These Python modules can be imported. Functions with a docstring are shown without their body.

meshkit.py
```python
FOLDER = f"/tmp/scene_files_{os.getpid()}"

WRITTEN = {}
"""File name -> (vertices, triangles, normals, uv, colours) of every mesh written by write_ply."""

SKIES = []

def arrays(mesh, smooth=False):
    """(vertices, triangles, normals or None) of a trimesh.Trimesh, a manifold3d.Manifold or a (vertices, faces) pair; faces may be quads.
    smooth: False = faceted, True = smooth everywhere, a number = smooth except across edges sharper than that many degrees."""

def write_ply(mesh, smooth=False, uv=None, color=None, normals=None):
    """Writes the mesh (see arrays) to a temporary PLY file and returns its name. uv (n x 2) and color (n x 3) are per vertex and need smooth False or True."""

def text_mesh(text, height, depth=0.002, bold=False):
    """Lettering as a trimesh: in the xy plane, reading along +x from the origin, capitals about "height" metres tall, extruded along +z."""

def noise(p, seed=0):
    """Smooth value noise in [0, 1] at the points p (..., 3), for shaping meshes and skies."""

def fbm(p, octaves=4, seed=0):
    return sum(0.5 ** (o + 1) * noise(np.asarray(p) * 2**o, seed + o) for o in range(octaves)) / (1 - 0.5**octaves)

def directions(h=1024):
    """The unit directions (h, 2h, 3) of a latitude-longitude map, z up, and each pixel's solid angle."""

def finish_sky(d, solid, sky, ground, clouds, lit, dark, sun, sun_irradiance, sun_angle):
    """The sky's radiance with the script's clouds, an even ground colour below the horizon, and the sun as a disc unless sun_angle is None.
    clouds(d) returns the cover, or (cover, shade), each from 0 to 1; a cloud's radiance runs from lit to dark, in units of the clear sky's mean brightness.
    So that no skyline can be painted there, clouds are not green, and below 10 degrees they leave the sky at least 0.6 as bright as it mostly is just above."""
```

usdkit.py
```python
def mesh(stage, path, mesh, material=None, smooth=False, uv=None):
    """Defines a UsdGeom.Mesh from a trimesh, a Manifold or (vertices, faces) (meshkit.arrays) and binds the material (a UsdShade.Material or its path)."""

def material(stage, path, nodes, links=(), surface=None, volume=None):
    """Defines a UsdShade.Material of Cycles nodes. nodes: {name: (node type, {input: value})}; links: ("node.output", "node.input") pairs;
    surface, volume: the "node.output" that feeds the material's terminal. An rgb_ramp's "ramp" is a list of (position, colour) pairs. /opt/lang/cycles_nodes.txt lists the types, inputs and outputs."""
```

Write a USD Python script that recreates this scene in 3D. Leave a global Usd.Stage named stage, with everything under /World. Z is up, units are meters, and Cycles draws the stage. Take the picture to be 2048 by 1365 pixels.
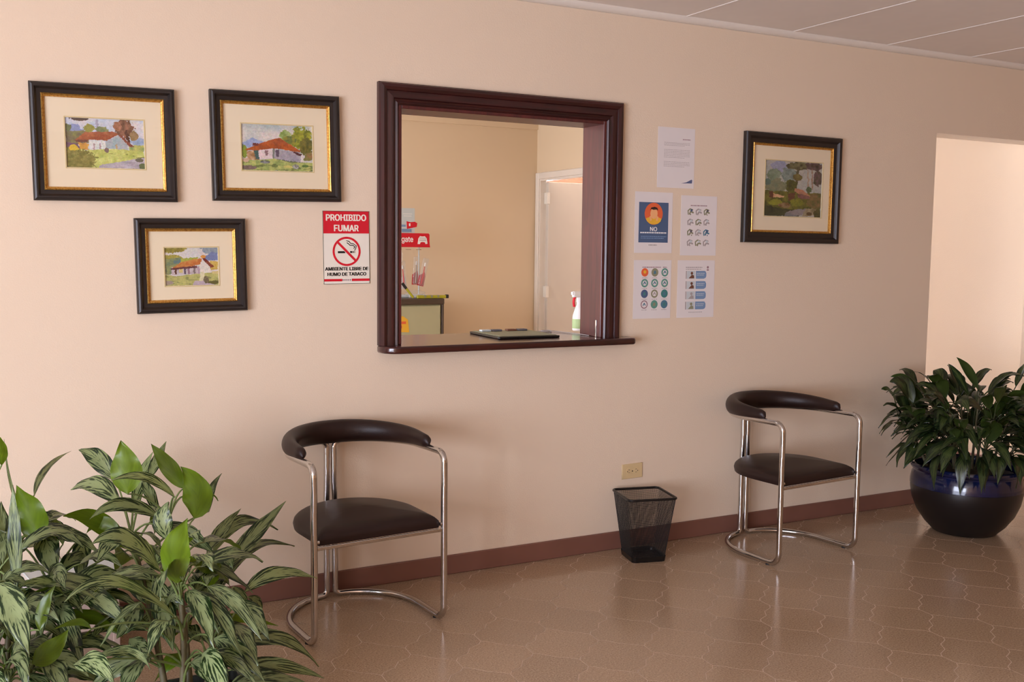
import math, random
import numpy as np, trimesh
from shapely.geometry import Polygon, LineString, box as sbox
from shapely.ops import unary_union
import shapely
import usdkit, meshkit
from pxr import Usd, UsdGeom, UsdLux, UsdShade, Gf, Sdf, Vt

stage = Usd.Stage.CreateInMemory()
UsdGeom.SetStageUpAxis(stage, "Z"); UsdGeom.SetStageMetersPerUnit(stage, 1.0)
UsdGeom.Xform.Define(stage, "/World"); UsdGeom.Scope.Define(stage, "/World/Looks")

# ------------------------------------------------------------------ camera, light, exposure
F_PX, YAW, PITCH, ROLL = 2047.97, 0.486574, 0.0908165, -0.0108644
CAM = np.array([0.0, -3.8967, 1.3917])
fwd = np.array([math.sin(YAW)*math.cos(PITCH), math.cos(YAW)*math.cos(PITCH), -math.sin(PITCH)])
R0 = np.array([math.cos(YAW), -math.sin(YAW), 0.0])
U0 = np.array([math.sin(YAW)*math.sin(PITCH), math.cos(YAW)*math.sin(PITCH), math.cos(PITCH)])
cr, sr = math.cos(ROLL), math.sin(ROLL)
RIGHT, UP = cr*R0 - sr*U0, sr*R0 + cr*U0
cam = UsdGeom.Camera.Define(stage, "/World/camera")
cam.CreateHorizontalApertureAttr(36.0); cam.CreateVerticalApertureAttr(36.0*1365/2048)
cam.CreateFocalLengthAttr(36.0*F_PX/2048)
m = np.eye(4); m[0, :3], m[1, :3], m[2, :3], m[3, :3] = RIGHT, UP, -fwd, CAM
cam.AddTransformOp().Set(Gf.Matrix4d(*m.ravel().tolist()))
EXPOSURE = -0.09
cam.CreateExposureAttr(EXPOSURE)

def rect_light(name, centre, facing, w, h, intensity, color):
    l = UsdLux.RectLight.Define(stage, "/World/" + name)
    f = np.array(facing, float); f /= np.linalg.norm(f)
    upv = np.array([0, 0, 1.0]) if abs(f[2]) < .9 else np.array([0, 1.0, 0])
    r = np.cross(f, upv); r /= np.linalg.norm(r); u = np.cross(r, f)
    mm = np.eye(4); mm[0, :3], mm[1, :3], mm[2, :3], mm[3, :3] = r, u, -f, centre
    l.AddTransformOp().Set(Gf.Matrix4d(*mm.ravel().tolist()))
    l.CreateWidthAttr(w); l.CreateHeightAttr(h)
    l.CreateIntensityAttr(intensity); l.CreateColorAttr(Gf.Vec3f(*color))
    l.CreateNormalizeAttr(False)
    return l

DAY = (0.94, 1.0, 1.24)
rect_light("daylight_window_1", (-3.56, -3.75, 1.1), (1, 0, 0), 2.4, 1.9, 19.0, DAY)
rect_light("daylight_window_2", (-3.56, -6.05, 1.1), (1, 0, 0), 1.4, 1.9, 24.0, DAY)
rect_light("daylight_office", (-0.96, 1.75, 1.5), (1, 0, 0), 1.7, 1.3, 17.0, (0.96, 1.03, 1.2))
rect_light("daylight_corridor", (5.15, 5.26, 1.2), (0, -1, 0), 1.0, 1.5, 78.0, (0.88, 1.0, 1.3))
dome = UsdLux.DomeLight.Define(stage, "/World/sky"); dome.CreateIntensityAttr(0.6); dome.CreateColorAttr(Gf.Vec3f(0.75, 0.86, 1.0))

# ------------------------------------------------------------------ materials
def S(r, g=None, b=None):
    c = np.array([r, g, b], float)/255
    return tuple(np.where(c <= .04045, c/12.92, ((c+.055)/1.055)**2.4).tolist())
MATS = {}
def mat(name, nodes, links=(), surface="p.BSDF"):
    MATS[name] = usdkit.material(stage, "/World/Looks/" + name, nodes, links, surface=surface)
    return MATS[name]
def plain(name, rgb, rough=.5, metal=0., var=.06, scale=14., bump=0., bscale=300., spec=.5, **kw):
    """A colour with a little procedural variation (wear, grain)."""
    c = np.array(rgb)
    n = {"tc": ("texture_coordinate", {}), "n": ("noise_texture", {"scale": scale, "detail": 4.0}),
         "r": ("rgb_ramp", {"ramp": [(.3, tuple(c*(1-var))), (.7, tuple(np.minimum(c*(1+var), 1)))]}),
         "p": ("principled_bsdf", {"roughness": rough, "metallic": metal, "specular_ior_level": spec, **kw})}
    l = [("tc.object", "n.vector"), ("n.fac", "r.fac"), ("r.color", "p.base_color")]
    if bump:
        n["bn"] = ("noise_texture", {"scale": bscale, "detail": 3.0}); n["b"] = ("bump", {"strength": bump, "distance": .002})
        l += [("tc.object", "bn.vector"), ("bn.fac", "b.height"), ("b.normal", "p.normal")]
    return mat(name, n, l)

WALL = S(226, 206, 181)
plain("wall_paint", WALL, .62, var=.012, scale=1.3, bump=.25, bscale=160, spec=.25)
plain("ochre_paint", S(190, 152, 116), .65, var=.012, scale=1.3, bump=.2, bscale=160, spec=.2)
plain("office_paint", S(222, 198, 166), .65, var=.012, scale=1.3, bump=.2, bscale=160, spec=.2)
plain("ceiling_paint", S(240, 232, 224), .75, var=.01, bump=.15, bscale=120, spec=.2)
plain("batten_paint", S(246, 240, 233), .7, var=.01)
plain("ceiling_trim_paint", S(228, 219, 206), .5, var=.01)
plain("white_door_paint", S(226, 214, 200), .4, var=.01)
plain("door_slab_paint", S(206, 194, 180), .45, var=.01)
plain("baseboard_vinyl", S(122, 82, 68), .42, var=.06, scale=6)
plain("grout", S(196, 172, 150), .7, var=.1, scale=40)
# terrazzo: speckled, polished, each tile its own tone
mat("terrazzo", {
    "g": ("geometry", {}), "oi": ("object_info", {}),
    "n1": ("noise_texture", {"scale": 170., "detail": 3.0, "roughness": .7}),
    "n2": ("noise_texture", {"scale": 2.2, "detail": 2.0}),
    "v": ("voronoi_texture", {"scale": 95.}),
    "r1": ("rgb_ramp", {"ramp": [(.30, S(130, 104, 83)), (.46, S(168, 141, 114)), (.58, S(177, 151, 123)), (.70, S(206, 182, 154))]}),
    "rv": ("rgb_ramp", {"ramp": [(.0, (.72,)*3), (.18, (.92,)*3), (.5, (1.,)*3)]}),
    "mx": ("mix_color", {"blend_type": "multiply", "fac": .55}),
    "rt": ("map_range", {"from_min": 0., "from_max": 1., "to_min": .95, "to_max": 1.04}),
    "hs": ("hsv", {"hue": .5, "saturation": 1.0, "fac": 1.0}),
    "rr": ("map_range", {"from_min": .3, "from_max": .7, "to_min": .13, "to_max": .21}),
    "p": ("principled_bsdf", {"specular_ior_level": .55})},
    [("g.position", "n1.vector"), ("g.position", "n2.vector"), ("g.position", "v.vector"), ("n1.fac", "r1.fac"), ("v.distance", "rv.fac"),
     ("r1.color", "mx.a"), ("rv.color", "mx.b"), ("mx.result", "hs.color"), ("oi.random", "rt.value"), ("rt.result", "hs.value"),
     ("hs.color", "p.base_color"), ("n2.fac", "rr.value"), ("rr.result", "p.roughness")])
# polished mahogany
def wood(name, dark, light, rough, vec=(1.5, 14., 14.), coat=.5):
    mat(name, {"tc": ("texture_coordinate", {}), "mp": ("mapping", {"scale": vec}),
        "n": ("noise_texture", {"scale": 3.0, "detail": 6.0, "roughness": .65, "distortion": .6}),
        "r": ("rgb_ramp", {"ramp": [(.32, dark), (.68, light)]}),
        "p": ("principled_bsdf", {"roughness": rough, "coat_weight": coat, "coat_roughness": .12})},
        [("tc.object", "mp.vector"), ("mp.vector", "n.vector"), ("n.fac", "r.fac"), ("r.color", "p.base_color")])
wood("mahogany_upright", S(36, 13, 12), S(66, 22, 20), .36, (16., 16., 1.4), .15)
wood("mahogany_level", S(36, 13, 12), S(66, 22, 20), .36, (1.4, 16., 16.), .15)
wood("mahogany_shelf", S(40, 15, 13), S(70, 24, 21), .24, (1.4, 16., 16.), .6)
wood("mahogany_reveal", S(64, 26, 24), S(94, 38, 34), .42, (16., 10., 1.0), .15)
plain("chrome", (.60, .58, .56), .14, 1.0, var=.04, scale=40)
plain("glide_rubber", S(28, 25, 24), .6)
plain("vinyl", S(38, 23, 19), .40, var=.10, scale=9, bump=.25, bscale=420, spec=.3)
plain("frame_black", S(35, 28, 25), .42, var=.1, scale=20)
mat("gilt", {"tc": ("texture_coordinate", {}), "n": ("noise_texture", {"scale": 160., "detail": 3.}), "r": ("rgb_ramp", {"ramp": [(.3, S(168, 112, 48)), (.7, S(226, 180, 92))]}),
    "p": ("principled_bsdf", {"metallic": .75, "roughness": .34})}, [("tc.object", "n.vector"), ("n.fac", "r.fac"), ("r.color", "p.base_color")])
plain("mat_board", S(232, 216, 186), .8, var=.015, scale=4)
plain("mat_bevel", S(214, 194, 140), .6, var=.03)
mat("picture_glass", {"ge": ("geometry", {}), "iv": ("math", {"math_type": "subtract", "value1": 1.0}), "fm": ("math", {"math_type": "multiply"}), "f": ("fresnel", {"IOR": 1.45}), "t": ("transparent_bsdf", {"color": (.985, .985, .98)}), "g": ("glossy_bsdf", {"roughness": .02, "color": (1, 1, 1)}), "m": ("mix_closure", {})},
    [("ge.backfacing", "iv.value2"), ("f.fac", "fm.value1"), ("iv.value", "fm.value2"), ("fm.value", "m.fac"), ("t.BSDF", "m.closure1"), ("g.BSDF", "m.closure2")], surface="m.closure")
mat("paint_layer", {"a": ("attribute", {"attribute": "paint"}), "p": ("principled_bsdf", {"roughness": .6, "specular_ior_level": .3})}, [("a.color", "p.base_color")])
plain("paper", S(226, 218, 214), .7, var=.01, spec=.3)
for n, c in dict(ink_grey=(168, 158, 154), ink_faint=(188, 178, 174), ink_dark=(98, 94, 98), ink_blue=(80, 98, 128), ink_navy=(92, 100, 130), ink_orange=(226, 104, 62), ink_skin=(240, 176, 120), ink_hair=(64, 44, 38), ink_white=(236, 232, 228),
        ink_green=(98, 148, 132), ink_teal=(72, 128, 124), ink_steel=(82, 122, 140), ink_olive=(142, 140, 112), ink_pale=(196, 202, 202), ink_sky=(120, 146, 178), ink_brown=(112, 72, 54), ink_red=(206, 28, 44), ink_black=(38, 34, 30),
        ink_pale_green=(176, 196, 140), ink_cream=(232, 224, 208), ink_maroon=(158, 126, 130), ink_yellow=(232, 178, 60)).items():
    plain(n, S(*c), .55, var=.01, spec=.3)
plain("sign_plate", S(232, 224, 208), .4, var=.01)
plain("sign_edge", S(90, 92, 80), .5)
plain("ivory_plastic", S(214, 188, 140), .4, var=.02)
plain("slot_dark", S(70, 58, 44), .6)
plain("wire_black", S(30, 26, 24), .45, .3)
plain("rim_black", S(26, 22, 20), .35, .3)
plain("soil", S(46, 34, 26), .95, var=.3, scale=60, bump=.8, bscale=90)
mat("pot_glaze", {"tc": ("texture_coordinate", {}), "n": ("noise_texture", {"scale": 9., "detail": 4.}), "r": ("rgb_ramp", {"ramp": [(.3, S(9, 12, 34)), (.7, S(17, 25, 62))]}),
    "p": ("principled_bsdf", {"roughness": .14, "coat_weight": .25, "coat_roughness": .04})}, [("tc.object", "n.vector"), ("n.fac", "r.fac"), ("r.color", "p.base_color")])
plain("pot_body", S(18, 14, 14), .34, var=.15, scale=12)
plain("pot_plastic", S(38, 40, 34), .5)
plain("cabinet_paint", S(176, 172, 138), .5, var=.02)
plain("dark_laminate", S(74, 58, 46), .45, var=.06)
plain("cream_laminate", S(176, 152, 136), .5, var=.02)
plain("ink_yellow_dull", S(168, 160, 30), .5, var=.05)
plain("stalk_dark", S(58, 66, 34), .55, var=.1)
mat("clear_plastic", {"ge": ("geometry", {}), "iv": ("math", {"math_type": "subtract", "value1": 1.0}), "fm": ("math", {"math_type": "multiply"}), "f": ("fresnel", {"IOR": 1.5}), "t": ("transparent_bsdf", {"color": (.93, .93, .93)}), "g": ("glossy_bsdf", {"roughness": .08, "color": (1, 1, 1)}), "m": ("mix_closure", {}), "d": ("diffuse_bsdf", {"color": (.9, .9, .9)}), "m2": ("mix_closure", {"fac": .12})}, [("ge.backfacing", "iv.value2"), ("f.fac", "fm.value1"), ("iv.value", "fm.value2"), ("fm.value", "m.fac"), ("t.BSDF", "m.closure1"), ("g.BSDF", "m.closure2"), ("m.closure", "m2.closure1"), ("d.BSDF", "m2.closure2")], surface="m2.closure")
plain("stalk", S(112, 128, 72), .5, var=.12, scale=30)
plain("cane", S(96, 88, 58), .6, var=.2, scale=40)
def leaf_mat(name, dark, mid, silver, under, spread, gloss=.32, trans=.30):
    """Upper side: silver feathering along slanting veins on green; underside plain green; light shines through."""
    mat(name, {"uv": ("uvmap", {"attribute": "st"}), "s": ("separate_xyz", {}), "oi": ("object_info", {}), "geo": ("geometry", {}),
        "av": ("math", {"math_type": "absolute"}),
        "vein": ("math", {"math_type": "multiply_add", "value2": -.55}),     # u - .55|v|
        "cx": ("combine_xyz", {}),
        "ux": ("math", {"math_type": "multiply", "value2": 10.}), "vx": ("math", {"math_type": "multiply", "value2": 2.6}), "rz": ("math", {"math_type": "multiply", "value2": 37.}),
        "n": ("noise_texture", {"scale": 1.0, "detail": 2.5, "roughness": .55}),
        "nc": ("map_range", {"from_min": .36, "from_max": .64, "to_min": .0, "to_max": 1.0, "clamp": True}), "edge": ("math", {"math_type": "multiply", "value2": spread}),
        "d": ("math", {"math_type": "subtract"}),
        "r": ("rgb_ramp", {"ramp": [(.0, dark), (.06, mid), (.16, tuple(np.array(mid)*.5+np.array(silver)*.5)), (.26, silver), (.7, tuple(np.array(silver)*1.08))]}),
        "mid": ("rgb_ramp", {"ramp": [(.0, (1, 1, 1)), (.05, (.8, .8, .8)), (.09, (0, 0, 0))]}),
        "mm": ("mix_color", {"b": tuple(np.array(silver)*1.1)}), "mf": ("math", {"math_type": "multiply", "value2": .55}),
        "hs": ("hsv", {"hue": .5, "saturation": 1., "fac": 1.}), "hv": ("map_range", {"from_min": 0., "from_max": 1., "to_min": .78, "to_max": 1.18}),
        "un": ("noise_texture", {"scale": .6, "detail": 2.}), "ur": ("rgb_ramp", {"ramp": [(.3, tuple(np.array(under)*.8)), (.7, tuple(np.array(under)*1.15))]}),
        "side": ("mix_color", {}), "tcol": ("mix_color", {"blend_type": "multiply", "fac": 1.0, "b": (1.0, 1.15, .30)}),
        "p": ("principled_bsdf", {"roughness": gloss, "specular_ior_level": .5}), "t": ("translucent_bsdf", {}), "mx": ("mix_closure", {"fac": trans})},
        [("uv.UV", "s.vector"), ("s.y", "av.value1"), ("av.value", "vein.value1"), ("s.x", "vein.value3"), ("vein.value", "ux.value1"), ("av.value", "vx.value1"),
         ("oi.random", "rz.value1"), ("ux.value", "cx.x"), ("vx.value", "cx.y"), ("rz.value", "cx.z"), ("cx.vector", "n.vector"),
         ("av.value", "edge.value1"), ("n.fac", "nc.value"), ("nc.result", "d.value1"), ("edge.value", "d.value2"), ("d.value", "r.fac"),
         ("av.value", "mid.fac"), ("mid.color", "mf.value1"), ("mf.value", "mm.fac"), ("r.color", "mm.a"), ("cx.vector", "un.vector"), ("un.fac", "ur.fac"),
         ("geo.backfacing", "side.fac"), ("mm.result", "side.a"), ("ur.color", "side.b"), ("oi.random", "hv.value"), ("hv.result", "hs.value"), ("side.result", "hs.color"),
         ("hs.color", "p.base_color"), ("hs.color", "tcol.a"), ("tcol.result", "t.color"), ("p.BSDF", "mx.closure1"), ("t.BSDF", "mx.closure2")], surface="mx.closure")
leaf_mat("leaf_silver", S(28, 48, 20), S(46, 68, 30), S(134, 148, 102), S(94, 120, 22), .56, .32, .24)
leaf_mat("leaf_deep", S(24, 38, 15), S(30, 46, 19), S(62, 74, 36), S(52, 66, 24), .85, .38, .14)

# ------------------------------------------------------------------ helpers
_used = {}
def numbered(parent, name):
    k = parent + "/" + name
    n = _used.get(k, -1) + 1; _used[k] = n
    return k if n == 0 else f"{k}_{n:03d}"
def tag(prim, label=None, cat=None, group=None, kind=None):
    p = prim.GetPrim() if hasattr(prim, "GetPrim") else prim
    for k, v in (("label", label), ("category", cat), ("group", group), ("kind", kind)):
        if v: p.SetCustomDataByKey(k, v)
    return p
def thing(name, label, cat, loc=(0, 0, 0), rotz=0., group=None, kind=None, roty=0.):
    x = UsdGeom.Xform.Define(stage, numbered("/World", name))
    x.AddTranslateOp().Set(Gf.Vec3d(*map(float, loc)))
    if rotz: x.AddRotateZOp().Set(float(rotz))
    if roty: x.AddRotateYOp().Set(float(roty))
    return tag(x, label, cat, group, kind)
def obj(name, mesh, material, parent=None, smooth=30, uv=None, paint=None, **tags):
    path = numbered(str(parent.GetPath()) if parent else "/World", name)
    if isinstance(mesh, (list, tuple)) and len(mesh) and not isinstance(mesh[0], np.ndarray): mesh = trimesh.util.concatenate(mesh)
    if uv is not None or paint is not None: smooth = True if smooth is True else False
    g = usdkit.mesh(stage, path, mesh, MATS[material], smooth=smooth, uv=uv)
    if paint is not None:
        UsdGeom.PrimvarsAPI(g).CreatePrimvar("paint", Sdf.ValueTypeNames.Color3fArray, "vertex").Set(Vt.Vec3fArray.FromNumpy(np.asarray(paint, np.float32)))
    g.CreateDoubleSidedAttr(True)
    tag(g, **tags)
    return g.GetPrim()
def copy(src, name, loc, rotz, label):
    x = UsdGeom.Xform.Define(stage, numbered("/World", name))
    x.GetPrim().GetReferences().AddInternalReference(src.GetPath()); x.GetPrim().SetInstanceable(True)
    x.ClearXformOpOrder()
    x.AddTranslateOp().Set(Gf.Vec3d(*loc)); x.AddRotateZOp().Set(float(rotz))
    was = src.GetCustomData()
    return tag(x, label, was["category"], was.get("group"))
def bx(x0, x1, y0, y1, z0, z1):
    b = trimesh.creation.box((x1-x0, y1-y0, z1-z0)); b.apply_translation(((x0+x1)/2, (y0+y1)/2, (z0+z1)/2)); return b
def rbx(x0, x1, y0, y1, z0, z1, r=.003):
    """A box with chamfered edges."""
    pts = [(x, y, z) for sx in (0, 1) for sy in (0, 1) for sz in (0, 1) for x, y, z in (
        ((x0+r, x1-r)[sx], (y0+r, y1-r)[sy], (z0, z1)[sz]), ((x0+r, x1-r)[sx], (y0, y1)[sy], (z0+r, z1-r)[sz]), ((x0, x1)[sx], (y0+r, y1-r)[sy], (z0+r, z1-r)[sz]))]
    return trimesh.convex.convex_hull(np.array(pts))
def sweep(pts, rad, sides=14, closed=False, squash=(1., 1.), up=None, caps=True):
    p = np.asarray(pts, float); n = len(p); rad = np.broadcast_to(rad, (n,))
    t = np.roll(p, -1, 0) - np.roll(p, 1, 0) if closed else np.gradient(p, axis=0)
    t /= np.linalg.norm(t, axis=1, keepdims=True) + 1e-12
    A = np.zeros_like(p)
    if up is not None:
        A = np.cross(t, np.asarray(up, float)); A /= np.linalg.norm(A, axis=1, keepdims=True) + 1e-12
    else:
        a = np.cross(t[0], [0, 0, 1.] if abs(t[0][2]) < .9 else [1., 0, 0]); A[0] = a/np.linalg.norm(a)
        for i in range(1, n):
            a = A[i-1] - t[i]*(A[i-1] @ t[i]); A[i] = a/np.linalg.norm(a)
    B = np.cross(A, t)
    th = np.arange(sides)*2*np.pi/sides
    v = p[:, None] + rad[:, None, None]*(squash[0]*np.cos(th)[None, :, None]*A[:, None] + squash[1]*np.sin(th)[None, :, None]*B[:, None])
    v = v.reshape(-1, 3); f = []
    for i in range(n if closed else n-1):
        j = (i+1) % n
        for k in range(sides):
            l = (k+1) % sides
            f += [[i*sides+k, j*sides+k, j*sides+l], [i*sides+k, j*sides+l, i*sides+l]]
    if not closed and caps:
        v = np.vstack([v, p[:1], p[-1:]])
        for k in range(sides):
            l = (k+1) % sides
            f += [[n*sides, k, l], [n*sides+1, (n-1)*sides+l, (n-1)*sides+k]]
    mesh = trimesh.Trimesh(v, np.array(f), process=False)
    if not closed and mesh.volume < 0: mesh.invert()
    return mesh
def fillet(pts, r, n=7):
    """Rounds the inner corners of a polyline (arc-like quadratic)."""
    p = [np.asarray(q, float) for q in pts]; r = r if np.ndim(r) else [r]*len(p); out = [p[0]]
    for i in range(1, len(p)-1):
        a, b = p[i-1]-p[i], p[i+1]-p[i]; la, lb = np.linalg.norm(a), np.linalg.norm(b)
        q = min(r[i], la*.49, lb*.49)
        s, e = p[i]+a/la*q, p[i]+b/lb*q
        for t in np.linspace(0, 1, n):
            c = .55; # cubic with circular handles
            h1, h2 = s+(p[i]-s)*c, e+(p[i]-e)*c
            out.append((1-t)**3*s + 3*(1-t)**2*t*h1 + 3*(1-t)*t*t*h2 + t**3*e)
    return np.array(out + [p[-1]])
def lathe(profile, n=48):
    """Revolved about z; profile [(r, z)] from bottom to top."""
    pr = np.array(profile, float); th = np.arange(n)*2*np.pi/n; k = len(pr)
    v = np.stack([pr[:, 0][:, None]*np.cos(th), pr[:, 0][:, None]*np.sin(th), np.repeat(pr[:, 1][:, None], n, 1)], -1).reshape(-1, 3)
    f = []
    for i in range(k-1):
        for j in range(n):
            l = (j+1) % n
            f += [[i*n+j, i*n+l, (i+1)*n+l], [i*n+j, (i+1)*n+l, (i+1)*n+j]]
    m_ = trimesh.Trimesh(v, np.array(f), process=True); m_.update_faces(m_.nondegenerate_faces())
    return m_
def extr(poly, depth):
    """shapely polygon(s) in (x, z) -> solid standing on the wall plane, front face at y = -depth, back at y = 0."""
    gs = [g for g in getattr(poly, "geoms", [poly]) if g.area > 1e-10]
    ms = [trimesh.creation.extrude_polygon(g, depth, engine="earcut") for g in gs]
    m_ = trimesh.util.concatenate(ms); v = m_.vertices
    m_.vertices = np.stack([v[:, 0], -v[:, 2], v[:, 1]], 1)
    return m_
def text_xz(s, h, w=None, cx=None, x=None, z=0., y=0., bold=False, depth=.0003):
    m_ = meshkit.text_mesh(s, h, depth, bold); v = m_.vertices.copy()
    wid = v[:, 0].max() - v[:, 0].min(); v[:, 0] -= v[:, 0].min()
    if w: v[:, 0] *= w/wid; wid = w
    if cx is not None: v[:, 0] += cx - wid/2
    if x is not None: v[:, 0] += x
    return trimesh.Trimesh(np.stack([v[:, 0], y - v[:, 2], v[:, 1] + z], 1), m_.faces, process=False)
def circle(x, z, r, n=28): return shapely.Point(x, z).buffer(r, n//4)
def moulding(x0, x1, z0, z1, prof):
    """Mitred frame round a rectangle; profile [(inset, height out of the wall)] closed loop."""
    P_ = np.array(prof, float); k = len(P_); v = []
    for (u, h) in P_: v += [(x0+u, -h, z0+u), (x1-u, -h, z0+u), (x1-u, -h, z1-u), (x0+u, -h, z1-u)]
    f = []
    for i in range(k):
        j = (i+1) % k
        for c in range(4):
            d = (c+1) % 4
            f += [[i*4+c, i*4+d, j*4+d], [i*4+c, j*4+d, j*4+c]]
    m_ = trimesh.Trimesh(np.array(v), np.array(f), process=False)
    # unshare corners so that mitres stay crisp
    m_.fix_normals(); return m_

# ------------------------------------------------------------------ the room
CZ, T = 2.455, .155          # ceiling height, thickness of the wall with the hatch
WX0, WX1, WZ0, WZ1 = 1.53, 2.516, .963, 1.955
DX0, DX1, DZ = 4.645, 5.66, 2.035
S_ = dict(kind="structure")
wall = Polygon([(-3.4, 0), (6.4, 0), (6.4, CZ), (-3.4, CZ)]).difference(sbox(WX0, WZ0, WX1, WZ1)).difference(sbox(DX0, -.1, DX1, DZ))
w_ = extr(wall, T); w_.apply_translation((0, T, 0))
obj("wall_back", w_, "wall_paint", label="cream painted wall with pictures, serving hatch and open doorway", **S_)
def wall_with_holes(x, y0, y1, holes, thick, z1=CZ):
    p = Polygon([(y0, 0), (y1, 0), (y1, z1), (y0, z1)])
    for h in holes: p = p.difference(sbox(*h))
    mm_ = trimesh.creation.extrude_polygon(p, thick, engine="earcut"); v = mm_.vertices
    mm_.vertices = np.stack([v[:, 2] + x, v[:, 0], v[:, 1]], 1); mm_.fix_normals(); return mm_
obj("wall_left", wall_with_holes(-3.55, -7, T, [(-5.0, .1, -2.5, 2.1), (-6.8, .1, -5.3, 2.1)], .15), "wall_paint", **S_)
obj("wall_right", bx(6.4, 6.55, -7, T, 0, CZ), "ochre_paint", **S_)
obj("wall_front", bx(-3.55, 6.55, -7.15, -7, 0, CZ), "ochre_paint", **S_)
# office behind the hatch, corridor behind the doorway
OX0, OX1, OY, OZ = -.8, 4.015, 3.3, 2.37
obj("wall_office_back", bx(OX0-.15, OX1, OY, OY+.12, 0, OZ+.1), "office_paint", label="beige back wall of the office seen through the hatch", **S_)
obj("wall_office_left", wall_with_holes(OX0-.15, T, OY, [(.85, .8, 2.65, 2.2)], .15, OZ+.1), "office_paint", **S_)
DY0, DY1, DH = 2.42, 3.245, 1.935
obj("wall_office_right", wall_with_holes(OX1, T, OY+.12, [(DY0, -.1, DY1, DH)], .05, OZ+.1), "office_paint", label="beige side wall of the office with a door", **S_)
obj("ceiling_office", bx(OX0-.15, OX1, T, OY+.12, OZ, OZ+.1), "ceiling_paint", **S_)
obj("wall_corridor_right", bx(5.78, 5.90, T, 5.2, 0, CZ), "wall_paint", label="bright cream corridor wall beyond the doorway", **S_)
obj("wall_corridor_left", bx(OX1, OX1+.1, OY+.12, 5.2, 0, CZ), "wall_paint", **S_)
we = wall_with_holes(0, 4.0, 5.9, [(4.6, .4, 5.7, 2.0)], .12); v = we.vertices; we.vertices = np.stack([v[:, 1], v[:, 0] + 5.2, v[:, 2]], 1); we.fix_normals()
obj("wall_corridor_end", we, "wall_paint", **S_)
obj("ceiling_corridor", bx(OX1, 5.9, T, 5.32, CZ, CZ+.1), "ceiling_paint", **S_)
# windows that let the daylight in
def window(n, axis, p, a0, a1, z0, z1):
    t = thing(f"window_{n}", None, None, kind="structure")
    q = lambda a, b, c, d: bx(p-.03, p+.03, a, b, c, d) if axis == "x" else bx(a, b, p-.03, p+.03, c, d)
    fr = [q(a0, a0+.05, z0, z1), q(a1-.05, a1, z0, z1), q(a0+.05, a1-.05, z0, z0+.05), q(a0+.05, a1-.05, z1-.05, z1)]
    mid = (a0+a1)/2; fr.append(q(mid-.02, mid+.02, z0+.05, z1-.05))
    obj("window_frame", fr, "white_door_paint", t)
    e = .003
    obj("pane", bx(p-e, p+e, a0+.05, a1-.05, z0+.05, z1-.05) if axis == "x" else bx(a0+.05, a1-.05, p-e, p+e, z0+.05, z1-.05), "picture_glass", t)
window(1, "x", -3.47, -5.0, -2.5, .1, 2.1); window(2, "x", -3.47, -6.8, -5.3, .1, 2.1)
window(3, "x", -.87, .85, 2.65, .8, 2.2); window(4, "y", 5.26-.04, 4.6, 5.7, .4, 2.0)

plain("pelmet_wood", S(120, 78, 52), .5, var=.1)
obj("trim_3", rbx(4.12, 5.78, 5.17, 5.2, 2.0, 2.45, .004), "pelmet_wood", label="brown board above the corridor window", **S_)
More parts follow.
